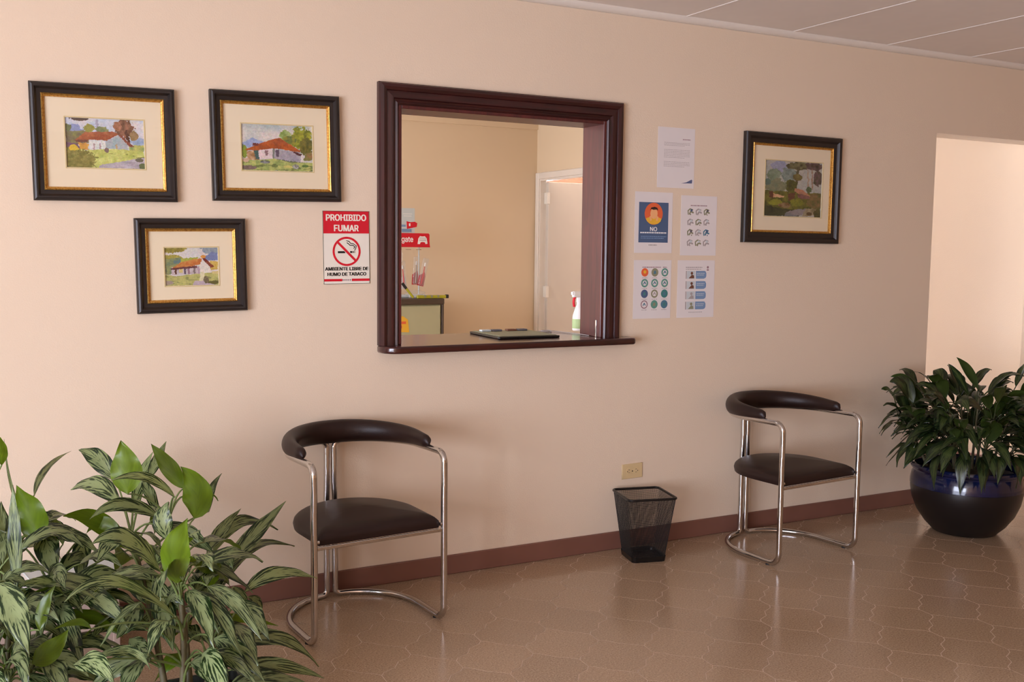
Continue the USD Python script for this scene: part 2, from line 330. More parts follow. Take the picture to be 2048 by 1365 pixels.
# ceiling: long panels with thin cover battens, quarter-round trim along the wall
ceil = thing("ceiling", "pale painted panel ceiling with thin seams", None, kind="structure")
seams = [2.935 + .643*k for k in range(-10, 6)]; seams = [s for s in seams if -3.3 < s < 6.3]
xs = [-3.4] + seams + [6.4]
for a, b in zip(xs[:-1], xs[1:]):
    for y0, y1 in ((-2.44, .0), (-4.88, -2.444), (-7, -4.884)):
        obj("ceiling_panel", rbx(a+.003, b-.003, y0, y1, CZ, CZ+.02, .003), "ceiling_paint", ceil)
obj("ceiling_backing", bx(-3.4, 6.4, -7, 0, CZ+.02, CZ+.05), "ceiling_paint", ceil)
for s_ in seams: obj("seam_batten", rbx(s_-.006, s_+.006, -7, -.028, CZ-.002, CZ+.001, .001), "batten_paint", ceil)
def quarter(xa, xb, y, z, r):
    prof = [(0, 0)] + [(-r*math.cos(t), -r + r - r*math.sin(t)) for t in np.linspace(0, math.pi/2, 7)]
    pg = Polygon([(-.0, 0.), (-r, 0.), (-r, -r*.25), (-r*.85, -r*.62), (-r*.55, -r*.9), (-r*.2, -r), (0, -r)])
    m_ = trimesh.creation.extrude_polygon(pg, xb-xa, engine="earcut"); v = m_.vertices
    m_.vertices = np.stack([v[:, 2]+xa, v[:, 0]+y, v[:, 1]+z], 1); m_.fix_normals(); return m_
obj("trim_1", quarter(-3.4, 6.4, 0, CZ, .028), "ceiling_trim_paint", label="pale moulding between wall and ceiling", **S_)
obj("trim_2", bx(OX0, OX1, OY-.014, OY, OZ-.045, OZ), "office_paint", label="thin beige moulding at the top of the office wall", **S_)
def skirting(x0, x1, y, h=.083, t=.012):
    return rbx(x0, x1, y-t, y, 0, h, .003)
obj("baseboard_back", skirting(-3.4, DX0, 0), "baseboard_vinyl", label="dark brown baseboard along the cream wall", **S_)
obj("baseboard_right", [skirting(DX1+.001, 6.4, 0), rbx(DX1-.012, DX1, .0, T, 0, .083, .003)], "baseboard_vinyl", **S_)
obj("baseboard_corridor", rbx(5.768, 5.78, T, 5.2, 0, .083, .003), "baseboard_vinyl", **S_)

# floor: skewed long hexagon terrazzo tiles with wavy edges and pale joints
floor = thing("floor", "polished brown speckled tiles with wavy pale joints", None, kind="structure")
obj("grout_bed", bx(-3.4, 6.4, -7, 5.2, -.05, -.0006), "grout", floor)
s1, jv, s2 = np.array([.117, -.118]), np.array([-.004, -.061]), np.array([-.150, -.119])
A_, B_ = s1 + jv, s2 + jv
def wavy(p, d, amp, cyc, n=8):
    t = np.linspace(0, 1, n+1); nn = np.array([-d[1], d[0]])/np.linalg.norm(d)
    return [p + d*a + nn*amp*math.sin(2*math.pi*cyc*a)*(.6+.4*math.sin(math.pi*a)) for a in t][:-1]
def tile_poly(T0):
    a = wavy(T0, s1, .004, 1.5); b = [T0+s1]; c = wavy(T0+s1+jv, s2, .0075, 2.)
    d_ = wavy(T0+s2+jv, s1, .004, 1.5); e_ = wavy(T0, s2, .0075, 2.)
    ring = a + b + c + [T0+s1+jv+s2] + d_[::-1] + [T0+s2] + e_[::-1]
    return Polygon(ring[:-1])
def tile_mesh(pg):
    pg = pg.buffer(-.0017, join_style=2)
    if pg.is_empty or pg.geom_type != "Polygon": return None
    m_ = trimesh.creation.extrude_polygon(pg.simplify(.0006), .008, engine="earcut"); m_.apply_translation((0, 0, -.008)); return m_
def project(p):
    d = np.asarray(p, float) - CAM; z = d @ fwd
    return (1024 + F_PX*(d @ RIGHT)/z, 682.5 - F_PX*(d @ UP)/z) if z > .1 else (1e9, 1e9)
room = sbox(-3.4, -7, 6.4, 0).union(sbox(4.115, -.1, 5.78, 5.2))
T00 = np.array([1.943, -.853]) - s1
near_t, far_t = [], []
for i in range(-60, 60):
    for j in range(-60, 60):
        T0 = T00 + A_*i - B_*j
        c = T0 + (A_+B_)/2
        if not (-3.7 < c[0] < 6.7 and -7.3 < c[1] < 3.0): continue
        pg = tile_poly(T0)
        if not pg.is_valid: pg = pg.buffer(0)
        if not room.contains(pg): pg = pg.intersection(room)
        if pg.is_empty or pg.area < 1e-4: continue
        if pg.geom_type != "Polygon": pg = max(pg.geoms, key=lambda g: g.area)
        px, py = project((c[0], c[1], 0))
        seen = -90 < px < 2140 and py < 1365 + 110 and c[1] < .5 and (c[1] < .05 or DX0-.2 < c[0] < 5.8)
        (near_t if seen else far_t).append((math.hypot(*(c - CAM[:2])), pg))
near_t.sort(key=lambda q: q[0])
far_t += near_t[290:]
for _, pg in near_t[:290]:
    m_ = tile_mesh(pg)
    if m_ is not None: obj("floor_tile", m_, "terrazzo", floor, smooth=False)
obj("floor_tiles_beyond", [q for q in (tile_mesh(pg) for _, pg in far_t) if q is not None], "terrazzo", floor, smooth=False, kind="stuff")

# ------------------------------------------------------------------ serving hatch
hatch = thing("serving_hatch", "dark mahogany framed serving hatch set in the cream wall", "hatch", (0, 0, 0))
CW, OUT = .085, .034
prof = [(0, 0), (0, .022), (.006, .030), (.018, .034), (.030, .030), (.033, .024), (.036, .024), (.052, .030), (.060, .030), (.064, .022), (.070, .020), (.078, .024), (.085, .018), (.085, 0)]
def casing_piece(p0, p1, q0, q1):
    """straight run of the casing between outer line p0-p1 and inner line q0-q1 (mitred ends), points (x, z)"""
    v = []
    for (u, h) in prof:
        k = u/CW
        v += [(p0[0]+(q0[0]-p0[0])*k, -h, p0[1]+(q0[1]-p0[1])*k), (p1[0]+(q1[0]-p1[0])*k, -h, p1[1]+(q1[1]-p1[1])*k)]
    n = len(prof); f = []
    for i in range(n):
        j = (i+1) % n; f += [[2*i, 2*i+1, 2*j+1], [2*i, 2*j+1, 2*j]]
    for i in range(1, n-1): f += [[0, 2*i, 2*i+2], [1, 2*i+3, 2*i+1]]
    m_ = trimesh.Trimesh(np.array(v), np.array(f), process=False); m_.fix_normals(); return m_
xl, xr_, zt, zb = WX0-CW, WX1+CW, WZ1+CW, .993
obj("casing_upright", casing_piece((xl, zb), (xl, zt), (WX0, zb), (WX0, WZ1)), "mahogany_upright", hatch)
obj("casing_upright", casing_piece((xr_, zb), (xr_, zt), (WX1, zb), (WX1, WZ1)), "mahogany_upright", hatch)
obj("casing_head", casing_piece((xl, zt), (xr_, zt), (WX0, WZ1), (WX1, WZ1)), "mahogany_level", hatch)
L_ = .014; BK = T + .004
obj("reveal_board", rbx(WX0-.001, WX0+L_, -.016, BK, zb, WZ1+.001, .002), "mahogany_reveal", hatch)
obj("reveal_board", rbx(WX1-L_, WX1+.001, -.016, BK, zb, WZ1+.001, .002), "mahogany_reveal", hatch)
obj("reveal_head", rbx(WX0+L_, WX1-L_, -.016, BK, WZ1-L_, WZ1+.001, .002), "mahogany_reveal", hatch)
sp = unary_union([sbox(xl, -.095, 2.655, -.001), sbox(WX0+.001, -.01, WX1-.001, .42)])
sp = sp.difference(sbox(xl-.01, -.2, xl+.07, -.025)).union(shapely.Point(xl+.07, -.025).buffer(.07, 12)).difference(sbox(2.625, -.1, 2.7, -.065)).union(shapely.Point(2.625, -.065).buffer(.03, 10))
def slab(poly, z0, z1, r=.006):
    c = [(0, z0), ]
    layers = [(z0, r), (z0+r*.3, r*.3), (z0+r, 0), (z1-r, 0), (z1-r*.3, r*.3), (z1, r)]
    return trimesh.util.concatenate([trimesh.creation.extrude_polygon(poly.buffer(-a), zb_-za, engine="earcut").apply_translation((0, 0, za)) for (za, a), (zb_, _) in zip(layers[:-1], layers[1:])])
def rounded_slab(poly, z0, z1, r=.007, n=5):
    """solid with rounded rims: stacked rings of one outline"""
    base = shapely.segmentize(poly, .05)
    ring = np.array(base.exterior.coords)[:-1]
    if shapely.Polygon(ring).exterior.is_ccw is False: ring = ring[::-1]
    d1 = np.roll(ring, -1, 0) - ring; d0 = ring - np.roll(ring, 1, 0)
    d1 /= np.linalg.norm(d1, axis=1)[:, None]; d0 /= np.linalg.norm(d0, axis=1)[:, None]
    nrm = np.stack([d0[:, 1]+d1[:, 1], -d0[:, 0]-d1[:, 0]], 1); nrm /= np.linalg.norm(nrm, axis=1)[:, None]+1e-9
    k = len(ring); v = []; lv = []
    for t in np.linspace(-math.pi/2, 0, n): lv.append((r*(1-math.cos(t)), z0 + r*(1+math.sin(t))))
    for t in np.linspace(0, math.pi/2, n): lv.append((r*(1-math.cos(t)), z1 - r*(1-math.sin(t))))
    for a, z in lv:
        q = ring - nrm*a; v += [(x, y, z) for x, y in q]
    f = []
    for i in range(len(lv)-1):
        for j in range(k):
            l = (j+1) % k; f += [[i*k+j, i*k+l, (i+1)*k+l], [i*k+j, (i+1)*k+l, (i+1)*k+j]]
    v = np.array(v)
    v2, f2 = trimesh.creation.triangulate_polygon(Polygon(v[:k, :2]), engine="earcut")
    # caps reuse ring order
    tri = {tuple(np.round(p, 7)): i for i, p in enumerate(v[:k, :2])}
    idx = [tri.get(tuple(np.round(p, 7))) for p in v2]
    if all(i is not None for i in idx):
        f += [[idx[c], idx[b], idx[a]] for a, b, c in f2]; o_ = (len(lv)-1)*k
        f += [[idx[a]+o_, idx[b]+o_, idx[c]+o_] for a, b, c in f2]
    m_ = trimesh.Trimesh(v, np.array(f), process=False); m_.fix_normals(); return m_
obj("shelf", rounded_slab(sp, .963, .993, .009), "mahogany_shelf", hatch, smooth=40, label="polished shelf with rounded front corners")
obj("glass_channel", [rbx(WX1-L_-.006, WX1-L_, .012, .020, .994, 1.07, .001)], "chrome", hatch)

# ------------------------------------------------------------------ framed paintings
def paint_grid(w, h, fn, nx=280):
    ny = int(nx*h/w); u, vv = np.meshgrid(np.linspace(0, 1, nx), np.linspace(0, 1, ny))
    col = np.clip(fn(u.ravel(), vv.ravel()), 0, 1)
    pts = np.stack([u.ravel()*w, np.zeros(u.size), vv.ravel()*h], 1)
    i = np.arange(nx*ny).reshape(ny, nx)
    q = np.stack([i[:-1, :-1], i[:-1, 1:], i[1:, 1:], i[1:, :-1]], -1).reshape(-1, 4)
    return pts, np.vstack([q[:, [0, 1, 2]], q[:, [0, 2, 3]]]), col
def finish(c): 
    m_ = 1 + .55*c.nz(34, 34)[:, None] + .30*c.nz(80, 80)[:, None] + np.stack([.22*c.nz(26, 26), .16*c.nz(26, 26), .22*c.nz(26, 26)], 1)
    return c.c*m_
class Canvas:
    """Layers of watercolour strokes: shapes with ragged edges, each with its own mottling."""
    def __init__(s, u, v, seed, asp):
        s.u, s.v, s.seed, s.asp = u, v, seed, asp; s.c = np.zeros((len(u), 3)); s.k = 0
    def nz(s, fu, fv): s.k += 1; return meshkit.fbm(np.stack([s.u*fu*s.asp, s.v*fv, np.full_like(s.u, 3.1*s.k)], 1), 4, s.seed + s.k) - .5
    def put(s, mask, a, b=None, f=(9, 9)):
        ca = np.array(S(*a)); cb = np.array(S(*(b or a))); t = np.clip(.5 + 2.6*s.nz(*f), 0, 1)[:, None]
        s.c = s.c*(1-mask[:, None]) + mask[:, None]*(ca*t + cb*(1-t))
    def poly(s, pts, a, b=None, rag=.02, f=(12, 12)):
        uu, vv = s.u + rag*2*s.nz(16, 16) + .035*s.nz(45, 45), s.v + rag*2*s.nz(16, 16) + .035*s.nz(45, 45)
        s.put(shapely.contains_xy(Polygon(pts), uu, vv).astype(float), a, b, f)
    def blob(s, cx, cy, rx, ry, a, b=None, rag=.35, f=(18, 18)):
        d = ((s.u-cx)/rx)**2 + ((s.v-cy)/ry)**2 + rag*4*s.nz(14, 14) + 1.3*s.nz(38, 38)
        s.put((d < 1).astype(float), a, b, f)
    def dabs(s, y0, y1, a, amt, f=(7, 34)):
        n = s.nz(*f); s.put(((n > amt) & (s.v > y0) & (s.v < y1)).astype(float), a)
def art_1(u, v):
    c = Canvas(u, v, 11, 1.5); one = np.ones_like(u)
    c.put(one, (222, 212, 204), (190, 200, 216), (3, 4))
    c.blob(.1, .78, .12, .1, (140, 150, 186)); c.blob(.95, .56, .12, .09, (140, 160, 186), (170, 180, 200)); c.poly([(.385, .98), (.415, .98), (.43, .72), (.38, .72)], (168, 164, 180), rag=.01)
    c.poly([(.0, .72), (.3, .76), (.3, .5), (0, .45)], (140, 138, 84), (112, 100, 86)); c.blob(.3, .8, .07, .09, (150, 146, 70)); c.blob(.47, .78, .09, .07, (112, 124, 86), (150, 150, 92)); c.blob(.17, 1.0, .12, .06, (92, 74, 62))
    c.blob(.03, .8, .05, .08, (110, 116, 74))
    c.blob(.75, .82, .13, .19, (104, 72, 48), (160, 112, 84)); c.blob(.66, .87, .05, .09, (196, 140, 112), (150, 100, 66)); c.blob(.87, .68, .06, .1, (132, 108, 56), (160, 132, 90)); c.poly([(.76, .8), (.79, .8), (.83, .5), (.79, .5)], (96, 62, 46))
    c.poly([(.8, .47), (1, .5), (1, .3), (.78, .3)], (206, 200, 110), (126, 150, 96))
    c.poly([(.16, .5), (.3, .5), (.3, .36), (.16, .36)], (212, 160, 74), (188, 134, 70)); c.poly([(.0, .5), (.16, .48), (.17, .36), (0, .36)], (120, 92, 110), (90, 76, 80))
    c.poly([(.29, .57), (.55, .57), (.68, .68), (.8, .48), (.8, .34), (.28, .33)], (226, 222, 212), (196, 206, 206), rag=.006)
    c.poly([(.5, .56), (.68, .68), (.79, .47), (.79, .38), (.5, .4)], (158, 176, 178), (178, 178, 180), rag=.01)
    for x in (.34, .42, .63): c.poly([(x, .5), (x+.022, .5), (x+.022, .36), (x, .36)], (176, 152, 152) if x < .6 else (190, 160, 116), rag=.006)
    c.poly([(.11, .55), (.24, .72), (.62, .75), (.67, .70), (.52, .565), (.28, .57), (.27, .53)], (152, 82, 54), (176, 108, 70), rag=.012); c.poly([(.66, .7), (.7, .69), (.87, .45), (.80, .46)], (140, 82, 62), rag=.01)
    c.poly([(.1, .55), (.27, .56), (.27, .52), (.12, .51)], (112, 72, 62))
    c.poly([(0, .38), (.3, .36), (.62, .40), (1, .36), (1, 0), (0, 0)], (212, 214, 130), (176, 184, 92), rag=.015); c.blob(.08, .1, .28, .3, (116, 112, 56), (150, 142, 78), .3); c.dabs(0, .3, (126, 124, 62), .13)
    c.blob(.1, .4, .06, .06, (214, 184, 64)); c.poly([(.42, .06), (.66, .13), (1, .24), (1, 0), (.4, 0)], (196, 188, 194), (158, 150, 158), f=(5, 16)); c.blob(.93, .18, .05, .04, (112, 108, 90)); c.blob(.97, .05, .05, .06, (100, 110, 70)); c.blob(.51, .37, .03, .05, (126, 104, 96))
    return finish(c)
def art_2(u, v):
    c = Canvas(u, v, 23, 1.6)
    c.put(np.ones_like(u), (216, 206, 196), (174, 186, 184), (3, 4)); c.poly([(0, .58), (.15, .71), (.32, .62), (.3, .5), (0, .5)], (138, 154, 192), (166, 174, 204), rag=.012)
    c.blob(.62, .78, .08, .12, (130, 152, 70), (170, 184, 120)); c.blob(.85, .72, .15, .26, (110, 118, 36), (168, 168, 52)); c.blob(.92, .55, .1, .2, (84, 86, 40), (128, 118, 48)); c.blob(.68, .68, .1, .1, (150, 140, 50), (92, 110, 60)); c.poly([(.9, .4), (1, .44), (1, .25), (.86, .24)], (110, 126, 62), (160, 112, 78)); c.blob(.03, .4, .05, .14, (128, 146, 56))
    c.poly([(.07, .42), (.24, .42), (.24, .22), (.08, .22)], (208, 170, 132), (150, 110, 70)); c.poly([(.17, .44), (.24, .44), (.24, .25), (.19, .25)], (70, 98, 92))
    c.poly([(.23, .46), (.44, .48), (.44, .27), (.24, .25)], (230, 208, 204), (214, 196, 194), rag=.006); c.poly([(.43, .48), (.83, .42), (.83, .2), (.43, .26)], (176, 166, 172), (150, 146, 156), rag=.006)
    c.poly([(.32, .45), (.37, .45), (.36, .33), (.33, .33)], (140, 108, 110), rag=.006); c.poly([(.47, .46), (.52, .46), (.52, .31), (.48, .31)], (104, 88, 100), rag=.006); c.poly([(.43, .5), (.46, .5), (.45, .26), (.43, .26)], (128, 130, 118), rag=.005)
    c.poly([(.05, .45), (.3, .62), (.53, .73), (.6, .66), (.83, .46), (.82, .42), (.55, .48), (.42, .49), (.24, .44), (.06, .43)], (190, 96, 40), (150, 76, 42), rag=.01); c.poly([(.16, .6), (.23, .6), (.22, .53), (.15, .53)], (112, 56, 50))
    c.poly([(.72, .44), (.86, .38), (.82, .34), (.72, .41)], (84, 44, 46)); c.poly([(.42, .27), (.62, .24), (.83, .2), (.8, .13), (.42, .24)], (104, 108, 92), rag=.01)
    c.poly([(0, .22), (.24, .23), (.45, .27), (.7, .19), (1, .2), (1, 0), (0, 0)], (188, 190, 112), (140, 158, 88), rag=.012); c.dabs(0, .2, (112, 122, 70), .12); c.blob(.32, .19, .07, .035, (70, 78, 60), (140, 140, 140)); c.blob(.76, .1, .05, .05, (186, 184, 184), (110, 110, 90)); c.blob(.89, .12, .05, .03, (92, 120, 62)); c.blob(.08, .06, .12, .05, (128, 108, 106), (110, 96, 80)); c.blob(.05, .22, .04, .05, (200, 170, 140)); c.blob(.64, .1, .06, .03, (206, 192, 110))
    return finish(c)
def art_3(u, v):
    c = Canvas(u, v, 37, 1.4)
    c.put(np.ones_like(u), (214, 200, 192), (204, 204, 200), (3, 4)); c.blob(.9, .95, .22, .12, (120, 134, 158), (150, 160, 160)); c.poly([(.7, .72), (.88, .88), (1, .86), (1, .66), (.72, .66)], (116, 128, 166), rag=.012)
    c.blob(.12, .97, .26, .1, (168, 156, 70), (130, 118, 50)); c.blob(.12, .72, .22, .1, (140, 134, 54), (176, 164, 80)); c.poly([(0, .7), (.3, .76), (.3, .55), (.1, .3), (0, .3)], (150, 152, 96), (112, 128, 96)); c.poly([(.15, .65), (.35, .72), (.32, .6), (.18, .58)], (100, 124, 122)); c.poly([(.3, .72), (.62, .75), (.6, .6), (.3, .6)], (160, 166, 70)); c.poly([(.85, .65), (1, .62), (1, .42), (.85, .4)], (190, 156, 58), (200, 172, 92))
    c.poly([(.12, .48), (.7, .5), (.7, .3), (.12, .28)], (200, 190, 190), (184, 168, 170))
    for x, k in ((.2, (92, 56, 44)), (.37, (84, 72, 92)), (.44, (148, 112, 130)), (.55, (128, 116, 112)), (.63, (176, 150, 160))): c.poly([(x-.022, .5), (x+.022, .5), (x+.015, .3), (x-.015, .3)], k, rag=.006)
    c.poly([(.26, .46), (.33, .47), (.33, .34), (.26, .34)], (206, 186, 122), rag=.008)
    c.poly([(.64, .55), (.74, .66), (.85, .5), (.86, .34), (.66, .32)], (228, 216, 202), (206, 202, 192), rag=.006)
    c.poly([(.1, .44), (.3, .62), (.55, .7), (.7, .72), (.66, .56), (.48, .5), (.3, .46)], (186, 106, 52), (196, 138, 74), rag=.01); c.poly([(.1, .46), (.3, .49), (.6, .52), (.6, .47), (.12, .42)], (92, 46, 48), (110, 66, 70), rag=.01); c.poly([(.7, .73), (.76, .72), (.93, .49), (.86, .46), (.74, .65)], (112, 42, 38), (140, 74, 48), rag=.01); c.blob(.72, .76, .05, .04, (206, 142, 64))
    c.poly([(0, .3), (.2, .25), (.5, .3), (1, .34), (1, 0), (0, 0)], (190, 186, 112), (168, 166, 100), rag=.015); c.dabs(0, .26, (134, 138, 84), .12); c.poly([(.66, .36), (.74, .36), (.72, .05), (.62, .02)], (214, 208, 168), rag=.012); c.poly([(.55, .12), (.75, .12), (.95, .04), (.9, 0), (.5, 0)], (186, 168, 176), rag=.012); c.blob(.77, .13, .06, .1, (92, 78, 62), (130, 118, 88)); c.blob(.93, .07, .12, .05, (96, 92, 46)); c.blob(.05, .08, .1, .06, (160, 144, 132)); c.poly([(.88, .36), (1, .38), (1, .3), (.88, .3)], (206, 190, 130))
    return finish(c)
def art_4(u, v):
    c = Canvas(u, v, 53, 1.15)
    c.put(np.ones_like(u), (176, 170, 158), (158, 164, 158), (3, 4)); c.blob(.25, .9, .14, .1, (150, 152, 172)); c.blob(.16, .74, .12, .12, (104, 118, 92), (134, 148, 124)); c.blob(.42, .76, .14, .14, (112, 124, 116), (138, 150, 140)); c.blob(.2, .55, .22, .12, (132, 130, 98), (104, 116, 92)); c.blob(.05, .62, .06, .06, (90, 112, 100))
    c.blob(.58, .93, .22, .07, (66, 62, 34), (120, 116, 80)); c.blob(.86, .94, .16, .07, (58, 48, 36), (106, 86, 82)); c.blob(.93, .73, .08, .16, (66, 70, 46), (110, 84, 84)); c.poly([(.56, .9), (.6, .9), (.55, .4), (.5, .4)], (86, 80, 56)); c.poly([(.74, .88), (.76, .88), (.79, .45), (.76, .45)], (168, 142, 118)); c.poly([(.81, .88), (.83, .88), (.85, .5), (.83, .5)], (152, 124, 102)); c.blob(.57, .72, .08, .06, (84, 74, 32), (120, 108, 60)); c.blob(.47, .55, .1, .12, (92, 96, 36), (66, 66, 34)); c.blob(.78, .5, .05, .06, (86, 102, 68))
    c.poly([(0, .46), (1, .44), (1, .1), (0, .05)], (122, 116, 46), (70, 76, 30), rag=.03); c.blob(.9, .3, .16, .14, (132, 104, 66), (92, 92, 48))
    c.poly([(.07, .44), (.15, .45), (.16, .33), (.08, .33)], (92, 52, 38)); c.poly([(.15, .41), (.34, .37), (.34, .34), (.16, .34)], (190, 140, 102), (206, 168, 128), rag=.008); c.poly([(.4, .42), (.53, .44), (.53, .3), (.42, .3)], (98, 62, 44)); c.poly([(.52, .52), (.66, .5), (.82, .38), (.6, .42), (.52, .47)], (196, 136, 98), (160, 112, 92), rag=.008); c.poly([(.57, .42), (.8, .38), (.8, .33), (.6, .34)], (104, 62, 60), (140, 100, 92)); c.blob(.58, .26, .12, .07, (128, 126, 38), (96, 106, 40)); c.blob(.2, .25, .12, .05, (134, 134, 44)); c.blob(.37, .2, .1, .05, (112, 82, 48), (140, 116, 84))
    c.poly([(0, .2), (.3, .14), (.6, .12), (.62, 0), (0, 0)], (64, 70, 44), (42, 46, 32), rag=.03); c.poly([(.4, .09), (.6, .14), (.78, .16), (.72, .03), (.5, 0), (.34, .0)], (116, 118, 118), (142, 132, 130), f=(5, 18)); c.poly([(.66, .0), (.74, .16), (.92, .16), (.9, .04)], (166, 152, 124), (120, 108, 76)); c.blob(.8, .06, .05, .03, (84, 68, 42)); c.blob(.96, .06, .08, .08, (56, 60, 30), (88, 84, 42))
    return finish(c)
def picture(label, x0, x1, z0, z1, gi, art, fn, tilt, depth=.03):
    """outer box; gi: gilt line box; art: painting box (all in wall metres)."""
    cx = (x0+x1)/2; t = thing("framed_painting", label, "picture", (cx, -.001, z0), 0., roty=tilt)
    loc = lambda b: (b[0]-cx, b[1]-cx, b[2]-z0, b[3]-z0)
    X0, X1, Z0, Z1 = x0-cx, x1-cx, 0, z1-z0
    w = (gi[0]-x0 + x1-gi[1])/2; wz = (gi[2]-z0 + z1-gi[3])/2; w = (w+wz)/2
    obj("frame", moulding(X0, X1, Z0, Z1, [(0, 0), (0, depth*.72), (.004, depth*.92), (.010, depth), (w*.42, depth*.97), (w*.5, depth*.8), (w*.62, depth*.62), (w*.9, depth*.56), (w, depth*.5), (w, 0)]), "frame_black", t, smooth=20)
    g0 = w; gw = .0115
    obj("gilt_liner", moulding(X0+g0-.001, X1-g0+.001, Z0+g0-.001, Z1-g0+.001, [(0, 0), (0, depth*.56), (.003, depth*.66), (.006, depth*.58), (.007, depth*.45), (.011, depth*.40), (gw, depth*.33), (gw, 0)]), "gilt", t, smooth=25)
    beads = []
    zz = np.arange(Z0+g0+.004, Z1-g0-.004, .006)
    for z in zz: beads.append(trimesh.creation.icosphere(0, .0026).apply_translation((X0+g0+.0025, -depth*.62, z)))
    for x in np.arange(X0+g0+.004, X1-g0-.004, .006): beads.append(trimesh.creation.icosphere(0, .0026).apply_translation((x, -depth*.62, Z0+g0+.0025)))
    obj("gilt_beading", beads, "gilt", t, smooth=False, kind="stuff")
    a = loc(art); mz = depth*.22; ix0, ix1, iz0, iz1 = X0+g0+gw-.002, X1-g0-gw+.002, Z0+g0+gw-.002, Z1-g0-gw+.002
    mb = Polygon([(ix0, iz0), (ix1, iz0), (ix1, iz1), (ix0, iz1)]).difference(sbox(a[0], a[2], a[1], a[3]))
    obj("mat_board", extr(mb, mz), "mat_board", t, smooth=False)
    obj("mat_bevel", moulding(a[0]-.0045, a[1]+.0045, a[2]-.0045, a[3]+.0045, [(0, 0), (0, mz+.0012), (.003, mz+.0012), (.0045, mz*.5), (.0045, 0)]), "mat_bevel", t, smooth=False)
    pts, fc, col = paint_grid(a[1]-a[0], a[3]-a[2], fn)
    pts = pts + np.array([a[0], -.002, a[2]])
    obj("painting", (pts, fc), "paint_layer", t, smooth=False, paint=col)
    obj("glass", bx(ix0, ix1, -depth*.30-.001, -depth*.30, iz0, iz1), "picture_glass", t, smooth=False)
    return t
picture("black framed watercolour of a white house with autumn tree and stream, farthest left", .200, .674, 1.540, 1.940, (.233, .640, 1.580, 1.900), (.310, .567, 1.656, 1.826), art_1, -.9)
picture("black framed watercolour of a red-roofed house under a big green tree", .800, 1.290, 1.558, 1.962, (.837, 1.257, 1.598, 1.921), (.914, 1.184, 1.673, 1.844), art_2, -1.1)
picture("small black framed watercolour of a farmhouse with a porch, hung lowest of the group", .528, .921, 1.143, 1.486, (.563, .888, 1.179, 1.443), (.630, .820, 1.241, 1.379), art_3, -1.)
picture("black framed dark forest watercolour hung alone right of the notices", 3.306, 3.930, 1.430, 1.962, (3.367, 3.902, 1.489, 1.905), (3.446, 3.818, 1.562, 1.832), art_4, .2)

# ------------------------------------------------------------------ no-smoking sign
sg = thing("no_smoking_sign", "red and white no-smoking sign left of the hatch frame", "sign", (1.3185, 0, 1.2425), roty=-.7)
W2, H2 = .095, .2865
obj("plate", extr(sbox(-W2, 0, W2, H2).buffer(-.004).buffer(.004), .003), "sign_plate", sg)
obj("edge", extr(sbox(-W2, 0, W2, H2).difference(sbox(-W2+.0016, .0016, W2-.0016, H2-.0016)), .0034), "sign_edge", sg, smooth=False)
def pr(poly, d=.0034): return extr(poly, d)
obj("red_band", [pr(sbox(-W2+.0016, H2-.088, W2-.0016, H2-.0016))], "ink_red", sg, smooth=False)
ft = .0034
obj("lettering", [text_xz(s_, .024, w=w_, cx=dx_, z=z_, y=-ft-dy_, bold=True) for s_, w_, z_ in (("PROHIBIDO", .164, H2-.038), ("FUMAR", .100, H2-.079)) for dx_, dy_ in ((-.0008, 0), (.0008, .0001))], "ink_cream", sg, smooth=False, label="white lettering PROHIBIDO FUMAR")
cz = .128
ring = circle(0, cz, .0575, 64).difference(circle(0, cz, .0495, 64))
bar = LineString([(-.038, cz+.038), (.038, cz-.038)]).buffer(.0045, cap_style=2)
obj("prohibition_ring", [pr(ring.union(bar), .0038)], "ink_red", sg, smooth=False)
smoke = [LineString([(.030, cz+.012), (.034, cz+.018), (.026, cz+.024), (.014, cz+.024), (.008, cz+.030), (.002, cz+.034)]).buffer(.0016), LineString([(.033, cz+.004), (.038, cz+.012), (.040, cz+.022), (.028, cz+.030), (.016, cz+.032), (.010, cz+.040), (.000, cz+.042)]).buffer(.0014)]
obj("cigarette_symbol", [pr(unary_union([sbox(-.036, cz-.007, -.006, cz+.001), sbox(.014, cz-.006, .024, cz+.001), sbox(.0265, cz-.006, .030, cz+.001), sbox(.032, cz-.006, .034, cz+.001)] + smoke).difference(bar.buffer(.002)))], "ink_black", sg, smooth=False)
obj("lettering", [text_xz(s_, .0125, w=w_, cx=dx_, z=z_, y=-.003-dy_, bold=True) for s_, w_, z_ in (("AMBIENTE LIBRE DE", .177, .0535), ("HUMO DE TABACO", .159, .0325)) for dx_, dy_ in ((-.0007, 0), (.0007, .0001))], "ink_black", sg, smooth=False, label="black lettering AMBIENTE LIBRE DE HUMO DE TABACO")
obj("red_band", [pr(unary_union([sbox(-W2+.0016, .0105, -.020, .020), sbox(.020, .0105, W2-.0016, .020)]))], "ink_red", sg, smooth=False)
obj("band_mark", [pr(unary_union([sbox(-.019+k*.0078, .0125, -.014+k*.0078, .0185) for k in range(5)]), .0032)], "ink_maroon", sg, smooth=False)

